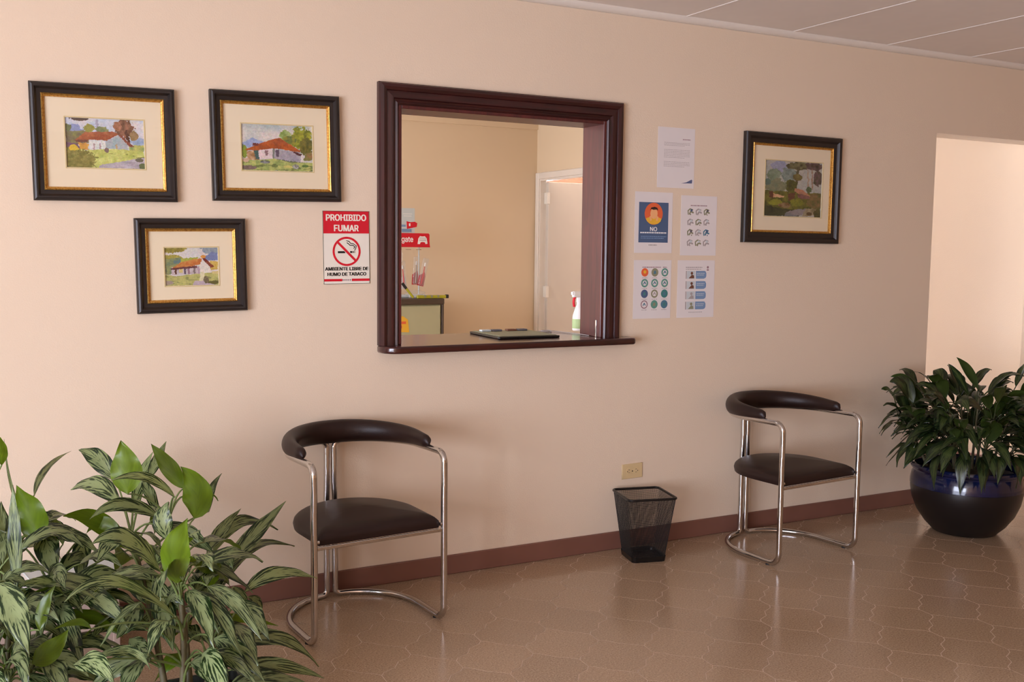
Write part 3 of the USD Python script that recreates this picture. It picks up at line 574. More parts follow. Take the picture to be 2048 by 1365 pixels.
# ------------------------------------------------------------------ notices taped to the wall
def notice(label, x0, x1, z0, z1, tilt=0.):
    t = thing("notice", label, "notice", ((x0+x1)/2, -.0003, z0), roty=tilt, group=None)
    w, h = x1-x0, z1-z0
    # a sheet of paper that stands a little off the wall at its lower edge
    nx, ny = 8, 10; u, v_ = np.meshgrid(np.linspace(-w/2, w/2, nx), np.linspace(0, h, ny))
    obj("sheet", bx(-w/2, w/2, -.0008, 0, 0, h), "paper", t, smooth=False)
    return t, w, h
def ink(t, name, polys, m_, d=.0012, **k): obj(name, [extr(unary_union(polys), d)], m_, t, smooth=False, **k)
def lines(x0, x1, z, hh, seed, fill=.8):
    """illegibly small print: rows of short dashes"""
    r = random.Random(seed); out = []; x = x0
    while x < x1:
        w = r.uniform(.004, .012); out.append(sbox(x, z, min(x+w, x1), z+hh)); x += w + .0022
    return out
t, w, h = notice("white letter with small grey print, uppermost of the notices", 2.806, 3.017, 1.677, 1.953)
rows = []
for k, zz in enumerate([.205, .199, .193, .173, .166, .159, .152, .145, .138, .118, .111, .104, .097]): rows += lines(-w/2+.035, w/2-.028-(.03 if k in (2, 8, 12) else 0), zz, .0026, k)
ink(t, "small_print", rows, "ink_faint"); ink(t, "heading", lines(w/2-.07, w/2-.025, .222, .004, 77), "ink_maroon")
ink(t, "letterhead_swoosh", [Polygon([(w/2-.075, .022), (w/2-.045, .028), (w/2-.014, .042), (w/2-.010, .038), (w/2-.012, .024), (w/2-.04, .024)])], "ink_navy")
t, w, h = notice("white sheet with a blue poster of an orange round portrait and the word NO", 2.687, 2.898, 1.375, 1.654)
bp = sbox(-.083, .048, .082, .232)
ink(t, "blue_panel", [bp], "ink_blue", .0011)
ink(t, "portrait_disc", [circle(-.001, .180, .0505, 48)], "ink_orange", .0015)
ink(t, "portrait_shoulders", [Polygon([(-.045, .158), (-.03, .163), (-.014, .160), (.012, .160), (.028, .163), (.043, .158), (.038, .145), (.022, .134), (0, .1305), (-.022, .134), (-.038, .145)])], "ink_yellow", .0018)
ink(t, "portrait_face", [shapely.affinity.scale(circle(0, .181, .02), 1, 1.25), Polygon([(-.026, .165), (-.016, .172), (-.012, .150), (-.020, .146)]), Polygon([(.026, .165), (.016, .172), (.012, .150), (.020, .146)])], "ink_skin", .0021)
ink(t, "portrait_hair", [Polygon([(-.022, .196), (-.016, .208), (.004, .212), (.018, .207), (.022, .196), (.012, .200), (-.004, .198), (-.016, .202)])], "ink_hair", .0024)
obj("lettering", [text_xz("NO", .018, w=.040, cx=0, z=.101, y=-.0012, bold=True, depth=.0004)], "ink_white", t, smooth=False, label="white lettering NO")
ink(t, "small_print", lines(-.074, .074, .090, .006, 5), "ink_white", .0014); ink(t, "small_print", lines(-.070, .072, .074, .0035, 6) + lines(-.070, .060, .066, .0035, 7), "ink_sky", .0014); ink(t, "small_print", lines(-.026, .022, .034, .005, 8), "ink_grey")
t, w, h = notice("white sheet with twelve small grey hand-washing drawings", 2.947, 3.158, 1.365, 1.645, .0)
ink(t, "heading", lines(-.05, .048, .232, .004, 15), "ink_maroon")
for r_ in range(4):
    for c_ in range(3):
        x, z = -.049+.0475*c_, .205-.0485*r_; rr = random.Random(100+r_*3+c_)
        g = [LineString([(x-.014, z-.012), (x-.016, z+.004), (x-.004, z+.013), (x+.011, z+.009)]).buffer(.003), LineString([(x-.006, z-.01), (x+.002+rr.uniform(-.004, .004), z+.001), (x+.014, z-.004)]).buffer(.004), circle(x+rr.uniform(-.01, .01), z-.013, .003)]
        ink(t, "hand_drawing", [unary_union(g)], "ink_steel" if (r_, c_) == (2, 2) else ("ink_grey" if (r_+c_) % 2 else "ink_olive"))
        ink(t, "wash_mark", [circle(x+.004, z+.006, .006)], "ink_blue" if (r_, c_) in ((2, 2), (0, 0)) else "ink_dark" if rr.random() < .45 else "ink_pale", .0015)
t, w, h = notice("white sheet with twelve coloured round icons, lower left of the notices", 2.688, 2.899, 1.0715, 1.342)
ink(t, "heading", lines(-.058, .045, .236, .004, 25) + lines(.058, .08, .236, .004, 26), "ink_maroon")
cols = ["ink_orange", "ink_olive", "ink_green", "ink_green", "ink_green", "ink_green", "ink_blue", "ink_olive", "ink_teal", "ink_maroon", "ink_green", "ink_steel"]
for k in range(12):
    x, z = -.044+.0565*(k % 3), .214-.0495*(k//3)
    d_ = circle(x, z, .0195, 32)
    if k in (2, 3, 4, 5, 7, 9): d_ = d_.difference(circle(x, z, .012 if k != 9 else .0145, 24))
    ink(t, "round_icon", [d_], cols[k])
    if k in (0,): ink(t, "icon_mark", [circle(x, z+.002, .008)], "ink_yellow", .0015)
    elif k in (6, 8, 10, 11, 1): ink(t, "icon_mark", [Polygon([(x-.008, z-.008), (x+.007, z-.006), (x+.004, z+.009), (x-.005, z+.006)])], "ink_teal" if k in (6, 11) else "ink_olive" if k == 10 else "ink_steel", .0015)
    else: ink(t, "icon_mark", [LineString([(x-.006, z-.004), (x, z+.006), (x+.006, z-.003)]).buffer(.0022)], "ink_steel" if k != 7 else "ink_grey", .0015)
    ink(t, "small_print", lines(x-.015, x+.015, z-.0265, .0025, 200+k), "ink_grey")
t, w, h = notice("white sheet with four blue tabs and small photos, lower right of the notices", 2.936, 3.155, 1.071, 1.342)
ink(t, "heading", lines(-.062, .035, .236, .004, 35) + lines(-.062, .028, .228, .003, 36), "ink_grey"); ink(t, "heading_mark", [circle(.068, .238, .006), sbox(.062, .222, .074, .229)], "ink_maroon")
for k in range(4):
    z = .184-.0485*k
    ink(t, "blue_tab", [sbox(-.002, z, .046, z+.037).union(Polygon([(.046, z), (.056, z+.004), (.060, z+.012), (.060, z+.026), (.054, z+.036), (.046, z+.037)]))], "ink_sky")
    ink(t, "small_print", lines(.004, .05, z+.024, .003, 300+k)+lines(.004, .045, z+.016, .003, 310+k), "ink_pale", .0015)
    ink(t, "photo_print", [sbox(-.054, z, -.006, z+.037)], "ink_pale")
    ink(t, "photo_figure", [circle(-.026, z+.026, .007), Polygon([(-.044, z+.002), (-.012, z+.002), (-.014, z+.016), (-.026, z+.019)])], ("ink_brown", "ink_brown", "ink_grey", "ink_olive")[k], .0015)
    ink(t, "tab_margin", [sbox(-.061, z, -.056, z+.037)], "ink_grey")
ink(t, "small_print", lines(-.04, .04, .024, .0028, 45), "ink_grey")

# ------------------------------------------------------------------ wall socket
so = thing("wall_socket", "cream double power socket on the wall above the wastebasket", "power socket", (2.7015, 0, .3255), roty=-1.)
obj("cover_plate", rounded_slab(sbox(-.057, -.035, .057, .035), 0, .006, .003), "ivory_plastic", so)
pl = stage.GetPrimAtPath(str(so.GetPath()) + "/cover_plate"); UsdGeom.Xformable(pl).AddTranslateOp().Set(Gf.Vec3d(0, 0, .035)); UsdGeom.Xformable(pl).AddRotateXOp().Set(90.)
for s_ in (-1, 1):
    face = shapely.Point(s_*.0195, .035).buffer(.0165, 10).intersection(sbox(s_*.0195-.0145, 0, s_*.0195+.0145, .07))
    f_ = extr(face, .0025); f_.apply_translation((0, -.0055, 0)); obj("socket_face", f_, "ivory_plastic", so)
    sl = extr(unary_union([sbox(s_*.0195-.004, .0415, s_*.0195+.004, .0435), sbox(s_*.0195-.004, .0285, s_*.0195+.004, .0302), circle(s_*.0195+s_*.009, .035, .0024, 12)]), .0004); sl.apply_translation((0, -.0080, 0)); obj("socket_slots", sl, "slot_dark", so, smooth=False)
sc = trimesh.creation.cylinder(.003, .002, sections=16); sc.apply_transform(trimesh.transformations.rotation_matrix(math.pi/2, (1, 0, 0))); sc.apply_translation((0, -.0065, .035)); obj("screw", sc, "slot_dark", so)

# ------------------------------------------------------------------ wastebasket of woven wire
wb = thing("wastebasket", "black wire mesh wastebasket with square rim against the wall", "wastebasket", (2.655, -.170, 0), -13.5)
HB, rt, rb_ = .292, .112, .079
def sq(r, z, n=6, rc=.02):
    ring = np.array(sbox(-r, -r, r, r).buffer(-rc).buffer(rc, n).exterior.coords)[:-1]; return np.column_stack([ring, np.full(len(ring), z)])
obj("rim", sweep(sq(rt, HB), .0058, 10, closed=True), "rim_black", wb)
obj("base_band", [trimesh.Trimesh(*(lambda a, b: (np.vstack([a, b]), np.array([[i, (i+1) % len(a), len(a)+(i+1) % len(a)] for i in range(len(a))] + [[i, len(a)+(i+1) % len(a), len(a)+i] for i in range(len(a))])))(sq(rb_+.0005, .001), sq(rb_+.0035, .024)), process=False)], "rim_black", wb)
obj("base_plate", extr(sbox(-rb_, -rb_, rb_, rb_).buffer(-.018).buffer(.018), .003).apply_transform(trimesh.transformations.rotation_matrix(-math.pi/2, (1, 0, 0))).apply_translation((0, 0, .004)), "rim_black", wb)
wires = []; K = 44
lo, hi = shapely.Polygon(sq(rb_, 0)[:, :2]).exterior, shapely.Polygon(sq(rt, 0)[:, :2]).exterior
N4 = K*4
for i in range(N4):
    a, b = lo.interpolate(i/N4, True), hi.interpolate(i/N4, True)
    wires.append(sweep([(a.x, a.y, .02), (b.x, b.y, HB)], .00056, 4, caps=False))
for k in range(1, 66):
    q = k/66; r = rb_ + (rt-rb_)*q; wires.append(sweep(sq(r, .015+(HB-.015)*q, 2), .00056, 4, closed=True))
obj("wire_mesh", wires, "wire_black", wb, smooth=False, kind="stuff")

# ------------------------------------------------------------------ tubular armchairs
HW, DP, TR = .253, .470, .0122
def plan(t_):   # half of the horseshoe: 0 = front, 1 = back centre
    if t_ < .35: return np.array([HW, .06 + (.20-.06)*t_/.35])
    a = (t_-.35)/.65*math.acos(.02/HW); return np.array([HW*math.cos(a), .20 + (DP-.20)*math.sin(a)])
armchair = thing("armchair", "chrome armchair with dark brown horseshoe back, the one beside the silver-streaked plant", "chair", (1.264, -.530, 0), 4.5, "chrome and brown vinyl armchairs")
for s_ in (1, -1):
    pts = [(HW*s_, 0, .30)]
    leg = fillet([(HW*s_, 0.0, .30), (HW*s_, 0.0, TR), (HW*s_, .10, TR)], .05)
    base = np.array([(plan(q)[0]*s_, plan(q)[1], TR) for q in np.linspace(.12, .93, 26)])
    xb = .0175*s_
    back = fillet([tuple(base[-1]), (xb, DP, TR), (xb, DP, .33)], .06)
    up = fillet([(xb, DP, .33), (xb, DP, .40), (.0145*s_, DP, .47), (.0145*s_, DP, .632), (.075*s_, DP-.008, .632)], [0, .03, .03, .045, 0])
    arm = np.array([(plan(q)[0]*s_, plan(q)[1], .632 + .008*(1-q)) for q in np.linspace(.93, .05, 26)])
    top = fillet([tuple(arm[-1]), (HW*s_, .0, .640), (HW*s_, 0.0, .50), (HW*s_, 0.0, .30)], [0, .055, .02, 0])
    path = np.vstack([leg, base, back[1:], up[1:], arm, top[1:-1]])
    keep = [0]
    for i in range(1, len(path)):
        if np.linalg.norm(path[i]-path[keep[-1]]) > .002: keep.append(i)
    obj("tube_frame", sweep(path[keep], TR, 14, closed=True), "chrome", armchair, smooth=60)
# padded arm and back rest
q = np.concatenate([np.linspace(.13, 1, 30)]); right = np.array([[plan(a)[0], plan(a)[1]] for a in q]); right[-1, 0] = 0.
xy = np.vstack([right*[1, 1], (right*[-1, 1])[::-1][1:]])
s_len = np.concatenate([[0], np.cumsum(np.linalg.norm(np.diff(xy, axis=0), axis=1))]); s_len /= s_len[-1]
e = np.abs(s_len-.5)*2
rad = .0215 + .0225*(1 - e**1.6)
endcap = np.clip((1-e)/.045, 0, 1); rad = rad*np.sqrt(np.clip(1-(1-endcap)**2, .10, 1))
zc = .640 + .008*e + rad*.62
pad = np.column_stack([xy, zc]); out = xy - [0, .2]; out /= np.linalg.norm(out, axis=1)[:, None]; pad[:, :2] -= out*.006
obj("arm_pad", sweep(pad, rad, 20, squash=(.84, 1.05), up=(0, 0, 1)), "vinyl", armchair, smooth=60)
obj("arm_strip", sweep([(p[0]*1.0, p[1], p[2]-.002) for p in pad*[1, 1, 0] + np.array([0, 0, .645])][2:-2], .006, 8, squash=(1.4, .6), up=(0, 0, 1)), "chrome", armchair, smooth=60)
# seat: D-shaped crowned cushion
half = [(HW-.016, .004)] + [((HW-.012)*math.cos(a), .19 + (DP-.19-.024)*math.sin(a)) for a in np.linspace(0, math.pi/2, 24)]
sp_ = Polygon(half + [(-x, y) for x, y in half[::-1][1:]])
g = np.array(shapely.segmentize(sp_.exterior, .012).coords)[:-1]
rings = [1.0, .985, .95, .9, .82, .72, .58, .42, .25, .1]; cen = np.array([0, .20]); v = []
for k, r in enumerate(rings):
    p = cen + (g-cen)*r
    d = shapely.distance(sp_.exterior, shapely.points(p))
    hgt = .006 + .030*np.sqrt(np.clip(1-(1-np.clip(d/.055, 0, 1))**2, 0, 1)) + .022*np.clip(d/.2, 0, 1)
    v += [(x, y, .372 + (hh if k else .004)) for (x, y), hh in zip(p, hgt)]
n_ = len(g); f = []
for i in range(len(rings)-1):
    for j in range(n_):
        l = (j+1) % n_; f += [[i*n_+j, i*n_+l, (i+1)*n_+l], [i*n_+j, (i+1)*n_+l, (i+1)*n_+j]]
v += [(cen[0], cen[1], v[-1][2])]; c0 = len(v)-1; f += [[(len(rings)-1)*n_+j, (len(rings)-1)*n_+(j+1) % n_, c0] for j in range(n_)]
bt = len(v); v += [(cen[0]+(x-cen[0])*.985, cen[1]+(y-cen[1])*.985, .360) for x, y in g]; f += [[bt+j, j+0, bt+(j+1) % n_] for j in range(n_)] + [[bt+(j+1) % n_, j, (j+1) % n_] for j in range(n_)]
v += [(cen[0], cen[1], .358)]; c1 = len(v)-1; f += [[bt+(j+1) % n_, bt+j, c1] for j in range(n_)]
seat_mesh = trimesh.Trimesh(np.array(v), np.array(f), process=False); seat_mesh.fix_normals()
obj("seat", seat_mesh, "vinyl", armchair, smooth=50)
obj("seat_rail", rbx(-HW+.01, HW-.01, -.004, .006, .346, .359, .002), "chrome", armchair, label="flat chrome bar under the front of the seat")
for s_ in (1, -1):
    b = trimesh.creation.cylinder(.0065, .02, sections=14); b.apply_transform(trimesh.transformations.rotation_matrix(math.pi/2, (0, 1, 0))); b.apply_translation((s_*(HW-.008), .0, .375)); obj("seat_bolt", b, "chrome", armchair)
    gl = trimesh.creation.cylinder(.012, .006, sections=14); gl.apply_translation((s_*HW, .06, .003)); obj("glide", gl, "glide_rubber", armchair)
copy(armchair, "armchair", (3.355, -.540, 0), 4.8, "chrome armchair with dark brown horseshoe back, between the wastebasket and the blue-rimmed pot")

# ------------------------------------------------------------------ things on the hatch shelf
ds = thing("desk_sign", "thin dark glass-topped desk stand lying flat on the hatch shelf", "desk stand", (2.185, .215, .9935), -2.5)
obj("base_slab", rounded_slab(sbox(-.152, -.165, .152, .165).buffer(-.01).buffer(.01), 0, .010, .003), "rim_black", ds)
obj("top_panel", rbx(-.14, .14, -.15, .15, .0101, .0125, .001), "ink_olive", ds)
for k, (x, c_) in enumerate(((-.10, "ink_pale"), (-.045, "ink_dark"), (.03, "ink_brown"), (.085, "ink_dark"))):
    obj("desk_item", rounded_slab(sbox(x-.022, .085, x+.026, .12).buffer(-.004).buffer(.004), .0126, .021, .003), c_, ds)
sb_ = thing("spray_bottle", "white spray bottle with red trigger at the right end of the hatch shelf", "spray bottle", (2.612, .345, .9935), 12)
obj("bottle", lathe([(0, 0), (.030, 0), (.033, .004), (.033, .060), (.031, .075), (.022, .105), (.0135, .125), (.0125, .140), (0, .140)], 32), "ink_white", sb_)
obj("label_band", lathe([(.0332, .012), (.0336, .012), (.0336, .058), (.0332, .058)], 32), "ink_pale_green", sb_, label="pale green label")
obj("neck_collar", lathe([(0, .138), (.0145, .138), (.0150, .142), (.0145, .160), (.011, .163), (0, .163)], 24), "ink_white", sb_)
obj("spray_head", [rbx(-.045, .026, -.010, .010, .163, .192, .004), rbx(-.052, -.044, -.007, .007, .175, .190, .002)], "ink_white", sb_)
obj("trigger", sweep(fillet([(-.018, 0, .170), (-.034, 0, .162), (-.040, 0, .140), (-.034, 0, .118)], .012), [.005]*16 if False else .0055, 10, squash=(1.2, 1.)), "ink_red", sb_, label="red trigger")
cb = obj("cable", sweep(fillet([(2.36, .36, .996), (2.40, .30, .996), (2.455, .33, .997), (2.47, .385, .9965), (2.42, .395, .9965), (2.41, .345, .997), (2.475, .26, .9965), (2.492, .18, .9965), (2.490, .06, .9965)], .05), .002, 8), "ink_grey", label="thin grey cable coiled at the right end of the hatch shelf", cat="cable")

# ------------------------------------------------------------------ office seen through the hatch
dr = thing("door_1", "pale door standing open behind its white frame in the office", None, (0, 0, 0), kind="structure")
x0 = OX1
def dframe(pieces): return pieces
J = .05
obj("door_frame", [rbx(x0-.016, x0, DY1, DY1+J, 0, DH+J, .004), rbx(x0-.016, x0, DY0-J, DY0, 0, DH+J, .004), rbx(x0-.016, x0, DY0, DY1, DH, DH+J, .004)], "white_door_paint", dr)
obj("door_lining", [bx(x0-.004, x0+.052, DY1-.014, DY1, 0, DH), bx(x0-.004, x0+.052, DY0, DY0+.014, 0, DH), bx(x0-.004, x0+.052, DY0+.014, DY1-.014, DH-.014, DH)], "white_door_paint", dr)
sl = rbx(0, .80, -.04, 0, .008, DH-.022, .003); sl.apply_transform(trimesh.transformations.rotation_matrix(math.radians(1), (0, 0, 1))); sl.apply_translation((x0+.044, DY1-.0165, 0))
obj("door_slab", sl, "door_slab_paint", dr)
for z in (.25, 1.0, 1.74): obj("hinge", [rbx(x0+.030, x0+.056, DY1-.064, DY1-.0145, z, z+.09, .002)], "ceiling_trim_paint", dr)

CY = 2.80
cab = thing("filing_cabinet", "grey-green office cabinet with dark top behind the hatch", "cabinet", (2.637, CY, 0))
obj("body", rbx(-.32, .335, .012, .46, 0, .985, .004), "cabinet_paint", cab)
for k in range(3):
    z = .03 + .318*k
    d_ = obj("drawer", rbx(-.31, .325, 0, .014, z, z+.310, .003), "cabinet_paint", cab)
    obj("drawer_handle", sweep(fillet([(-.27, 0, z+.25), (-.27, -.022, z+.25), (-.15, -.022, z+.25), (-.15, 0, z+.25)], .01), .005, 8), "chrome", cab)
obj("top", rbx(-.33, .352, -.012, .47, .985, 1.026, .005), "dark_laminate", cab, label="dark brown top")
obj("edge_post", rbx(.335, .350, -.004, .46, 0, .985, .002), "dark_laminate", cab)
obj("sticker", extr(Polygon([(-.10, .80), (.085, .79), (.075, .88), (.04, .905), (-.09, .90)]), .0006).apply_translation((0, -.0004, 0)), "ink_yellow", cab, smooth=False)
obj("sticker_print", [extr(unary_union([sbox(-.06, .82, .03, .84), sbox(-.02, .85, .06, .868), sbox(-.07, .872, .02, .885)]), .0004).apply_translation((0, -.0012, 0))], "ink_orange", cab, smooth=False)

CT = 1.0265
st = thing("toothbrush_display", "counter display stand with red header and hanging toothbrush packs on the cabinet", "display stand", (2.786, CY+.19, CT))
obj("base", rbx(-.20, .14, -.05, .07, 0, .02, .004), "ink_pale", st)
obj("back_pole", [sweep([(-.1, .03, .02), (-.1, .03, .40)], .006, 8), sweep([(.10, .03, .02), (.10, .03, .40)], .006, 8)], "ink_pale", st)
hd = sbox(-.36, .362, .165, .462).buffer(-.012).buffer(.012)
hd = hd.union(Polygon([(.06, .45), (.15, .45), (.165, .40), (.17, .362), (.1, .362)]))
h_ = extr(hd, .012); obj("header_board", h_, "ink_red", st, label="red header board")
obj("lettering", [text_xz("Colgate", .038, w=.160, x=-.122, z=.400, y=-.012, bold=True, depth=.001)], "ink_white", st, smooth=False, label="white lettering Colgate")
th = Polygon([(.072, .385), (.078, .425), (.09, .442), (.110, .440), (.128, .442), (.142, .428), (.150, .388), (.134, .385), (.128, .398), (.112, .400), (.096, .398), (.09, .385)])
obj("tooth_symbol", extr(th, .0135), "ink_white", st, smooth=False)
obj("tooth_symbol_lines", [extr(unary_union([sbox(.085, .408+k*.009, .138, .411+k*.009) for k in range(3)]), .0142)], "ink_maroon", st, smooth=False)
obj("hook", [sweep([(x, .03, .345), (x, -.06, .345)], .003, 6) for x in (-.08, .0, .08)], "chrome", st)
cd = thing("card", "grey advertising card with a red box printed on it, above the red display header", "card", (2.786, CY+.1945, CT+.4625))
obj("sheet", extr(sbox(-.055, 0, .055, .178), .003), "ink_pale", cd, smooth=False)
obj("red_print", extr(unary_union([Polygon([(-.005, .03), (.07, .045), (.075, .072), (.055, .082), (.02, .078), (-.008, .085)])]), .0042), "ink_red", cd, smooth=False)
obj("print", extr(unary_union([sbox(-.045, .008, .03, .030), sbox(-.05, .045, -.015, .06)]), .0042), "ink_sky", cd, smooth=False); obj("print", extr(unary_union([sbox(-.03, .12, .03, .124), sbox(-.035, .135, .035, .139), sbox(.01, .05, .022, .07)]), .0046), "ink_white", cd, smooth=False)
def brush_pack(label, x, z, tiltdeg, head, col, y=-.05):
    t = thing("toothbrush_pack", label, "toothbrush pack", (2.786+x, CY+.19+y, CT+z), roty=tiltdeg, group=None)
    obj("blister", rounded_slab(sbox(-.022, -.10, .022, .10).buffer(-.010).buffer(.010), 0, .016, .006).apply_transform(trimesh.transformations.rotation_matrix(math.pi/2, (1, 0, 0))), "clear_plastic", t)
    obj("backing_card", extr(sbox(-.024, -.102, .024, -.03).union(Polygon([(-.024, -.03), (.024, -.03), (.015, .0)])), .0012).apply_translation((0, .003, 0)), col, t, smooth=False)
    obj("handle", sweep([(0, -.008, -.09), (.003, -.009, -.03), (0, -.008, .04)], [.0055, .0045, .003], 8), head, t); obj("brush_head", rbx(-.006, .006, -.016, -.005, .04, .068, .003), "ink_white", t)
    return t
brush_pack("clear toothbrush pack with red card, rightmost on the display", .100, .185, 12, "ink_red", "ink_red")
brush_pack("clear toothbrush pack with grey card, second from right on the display", .048, .195, 3, "ink_grey", "ink_red", -.035)
brush_pack("clear toothbrush pack with pink card at the left of the display beside the hatch frame", -.060, .165, -4, "ink_red", "ink_white", -.055)
bw = thing("white_bottle", "white plastic tube hanging at the left of the toothbrush display", "bottle", (2.705, CY+.13, CT+.255))
obj("body", lathe([(0, 0), (.016, 0), (.018, .004), (.018, .062), (.012, .074), (.012, .085), (0, .085)], 24), "ink_white", bw)
tp = thing("measuring_strip", "yellow and black plastic strip lying across the cabinet top", "strip", (2.90, CY+.02, CT+.0005), -2)
obj("strip", [rbx(-.11, .108, -.014, .014, 0, .022, .003)], "ink_yellow_dull", tp)
obj("end_cap", [rbx(.108, .128, -.015, .015, 0, .026, .003)], "ink_black", tp)
obj("dark_marks", [bx(-.06+k*.05, -.045+k*.05, -.0146, .0146, .006, .0226) for k in range(3)], "ink_olive", tp, smooth=False)
kn = thing("green_marker", "dark green pen leaning against the toothbrush packs", "pen", (2.765, CY+.03, CT+.001))
obj("barrel", sweep([(0, 0, .006), (-.066, .012, .092)], .0085, 12), "ink_yellow_dull", kn); obj("pen_cap", sweep([(-.050, .009, .070), (-.078, .0143, .108)], .0100, 12), "ink_black", kn)
bag = thing("plastic_packet", "crumpled clear packet with white card lying under the toothbrush packs", "packet", (2.80, CY+.075, CT+.0005))
g_ = trimesh.creation.icosphere(3); nn = meshkit.fbm(g_.vertices*2.3, 3, 5)[:, None]; g_.vertices = g_.vertices*(.75+.5*nn)*np.array([.075, .025, .028]); g_.apply_translation((0, 0, -g_.bounds[0][2]))
obj("wrapper", g_, "clear_plastic", bag, smooth=60)
obj("card", rbx(-.05, .05, -.004, .0, .004, .03, .001), "ink_white", bag)

# ------------------------------------------------------------------ low ledge with magazines behind the front plant
lg = thing("low_side_table", "low cream side table behind the big leafy plant at left", "side table", (.06, -.165, 0))
obj("table_top", rbx(-.40, .385, -.145, .135, .235, .262, .006), "cream_laminate", lg)
for x in (-.37, .34): obj("side_panel", rbx(x-.012, x+.012, -.13, .125, 0, .235, .003), "cream_laminate", lg)
obj("back_panel", rbx(-.358, .328, .105, .117, .01, .235, .002), "cream_laminate", lg)
zt_ = .2622
for k, (lab, col, dx, rz, th_) in enumerate((("grey-covered magazine at the bottom of the pile on the low side table", "ink_grey", 0, 4, .010), ("white magazine in the middle of the pile on the low side table", "ink_white", .01, -6, .008), ("pale grey magazine on top of the pile on the low side table", "ink_pale", .02, 9, .006))):
    mg = thing("magazine", lab, "magazine", (.245+dx, -.165, zt_), rz)
    obj("pages", rbx(-.135, .135, -.10, .10, .001, th_-.001, .0008), "paper", mg)
    obj("cover", [bx(-.137, .137, -.102, .102, 0, .001), bx(-.137, .137, -.102, .102, th_-.001, th_), bx(-.138, -.1362, -.102, .102, 0, th_)], col, mg, smooth=False)
    zt_ += th_ + .0003

# ------------------------------------------------------------------ plants
def bez(P0, P1, P2, n):
    """quadratic curve through P1 at its middle"""
    C = 2*np.asarray(P1, float) - .5*(np.asarray(P0, float)+np.asarray(P2, float)); t = np.linspace(0, 1, n)[:, None]
    return (1-t)**2*np.asarray(P0) + 2*(1-t)*t*C + t*t*np.asarray(P2)
def leaf_mesh(P0, P1, P2, width, normal, seed, n=16, fold=.22, wave=.05):
    """blade along a curved midrib: lance-shaped, tip drawn out, slightly folded and rippled; u along, v across in st"""
    rg = np.random.RandomState(seed); c = bez(P0, P1, P2, n)
    tt = np.gradient(c, axis=0); tt /= np.linalg.norm(tt, axis=1)[:, None]+1e-9
    t = np.linspace(0, 1, n); wd = np.sin(math.pi*t**.80)**.85*(1-.35*t**3); wd = wd/wd.max()*width/2; wd[0] = .0015; wd[-1] = .0004
    B_ = np.cross(tt, np.asarray(normal, float)); B_ /= np.linalg.norm(B_, axis=1)[:, None]+1e-9; N_ = np.cross(B_, tt)
    cols = np.array([-1, -.72, -.36, 0, .36, .72, 1.]); ph = rg.uniform(0, 6.28, 2); twist = rg.uniform(-.25, .25)
    v, uv = [], []
    for i in range(n):
        a = twist*(t[i]-.3); bb, nn = B_[i]*math.cos(a)+N_[i]*math.sin(a), N_[i]*math.cos(a)-B_[i]*math.sin(a)
        for s in cols:
            rip = wave*width*math.sin(t[i]*17 + ph[int(s > 0)])*abs(s)**2 - .10*width*abs(s)**3*.5
            v.append(c[i] + bb*s*wd[i] + nn*(fold*abs(s)*wd[i] + rip)); uv.append((t[i], s))
    k = len(cols); f = []
    for i in range(n-1):
        for j in range(k-1):
            q = i*k+j; f += [[q, q+1, q+k+1], [q, q+k+1, q+k]]
    v, f = np.array(v), np.array(f)
    fn = np.cross(v[f[:, 1]]-v[f[:, 0]], v[f[:, 2]]-v[f[:, 0]]).sum(0)
    if fn @ N_.mean(0) < 0: f = f[:, ::-1]
    return (v, f), np.array(uv)
def add_leaf(t, P0, P1, P2, w, n, seed, material, org, fold=.22, wave=.05):
    mesh_, uv = leaf_mesh(np.array(P0)-org, np.array(P1)-org, np.array(P2)-org, w, n, seed, fold=fold, wave=wave)
    obj("leaf", mesh_, material, t, smooth=True, uv=uv)
def stalk(t, a, b, org, r=.0028, lift=.02):
    a, b = np.array(a)-org, np.array(b)-org; m_ = (a+b)/2 + np.array([0, 0, lift])
    obj("leaf_stalk", sweep(bez(a, m_, b, 7), np.linspace(r*1.35, r*.8, 7), 6), "stalk", t, smooth=60)
def dist_attach(P0, canes, drop=.10):
    """point on the nearest cane a little lower than the leaf's foot"""
    best = None
    for c in canes:
        for p in c:
            d = math.hypot(*(p[:2]-np.array(P0)[:2])) + 1.2*abs(p[2]-(P0[2]-drop))
            if best is None or d < best[0]: best = (d, p)
    return best[1]
def cane_line(a, b, bend, n=12): return bez(a, (np.array(a)+np.array(b))/2 + np.array(bend), b, n)
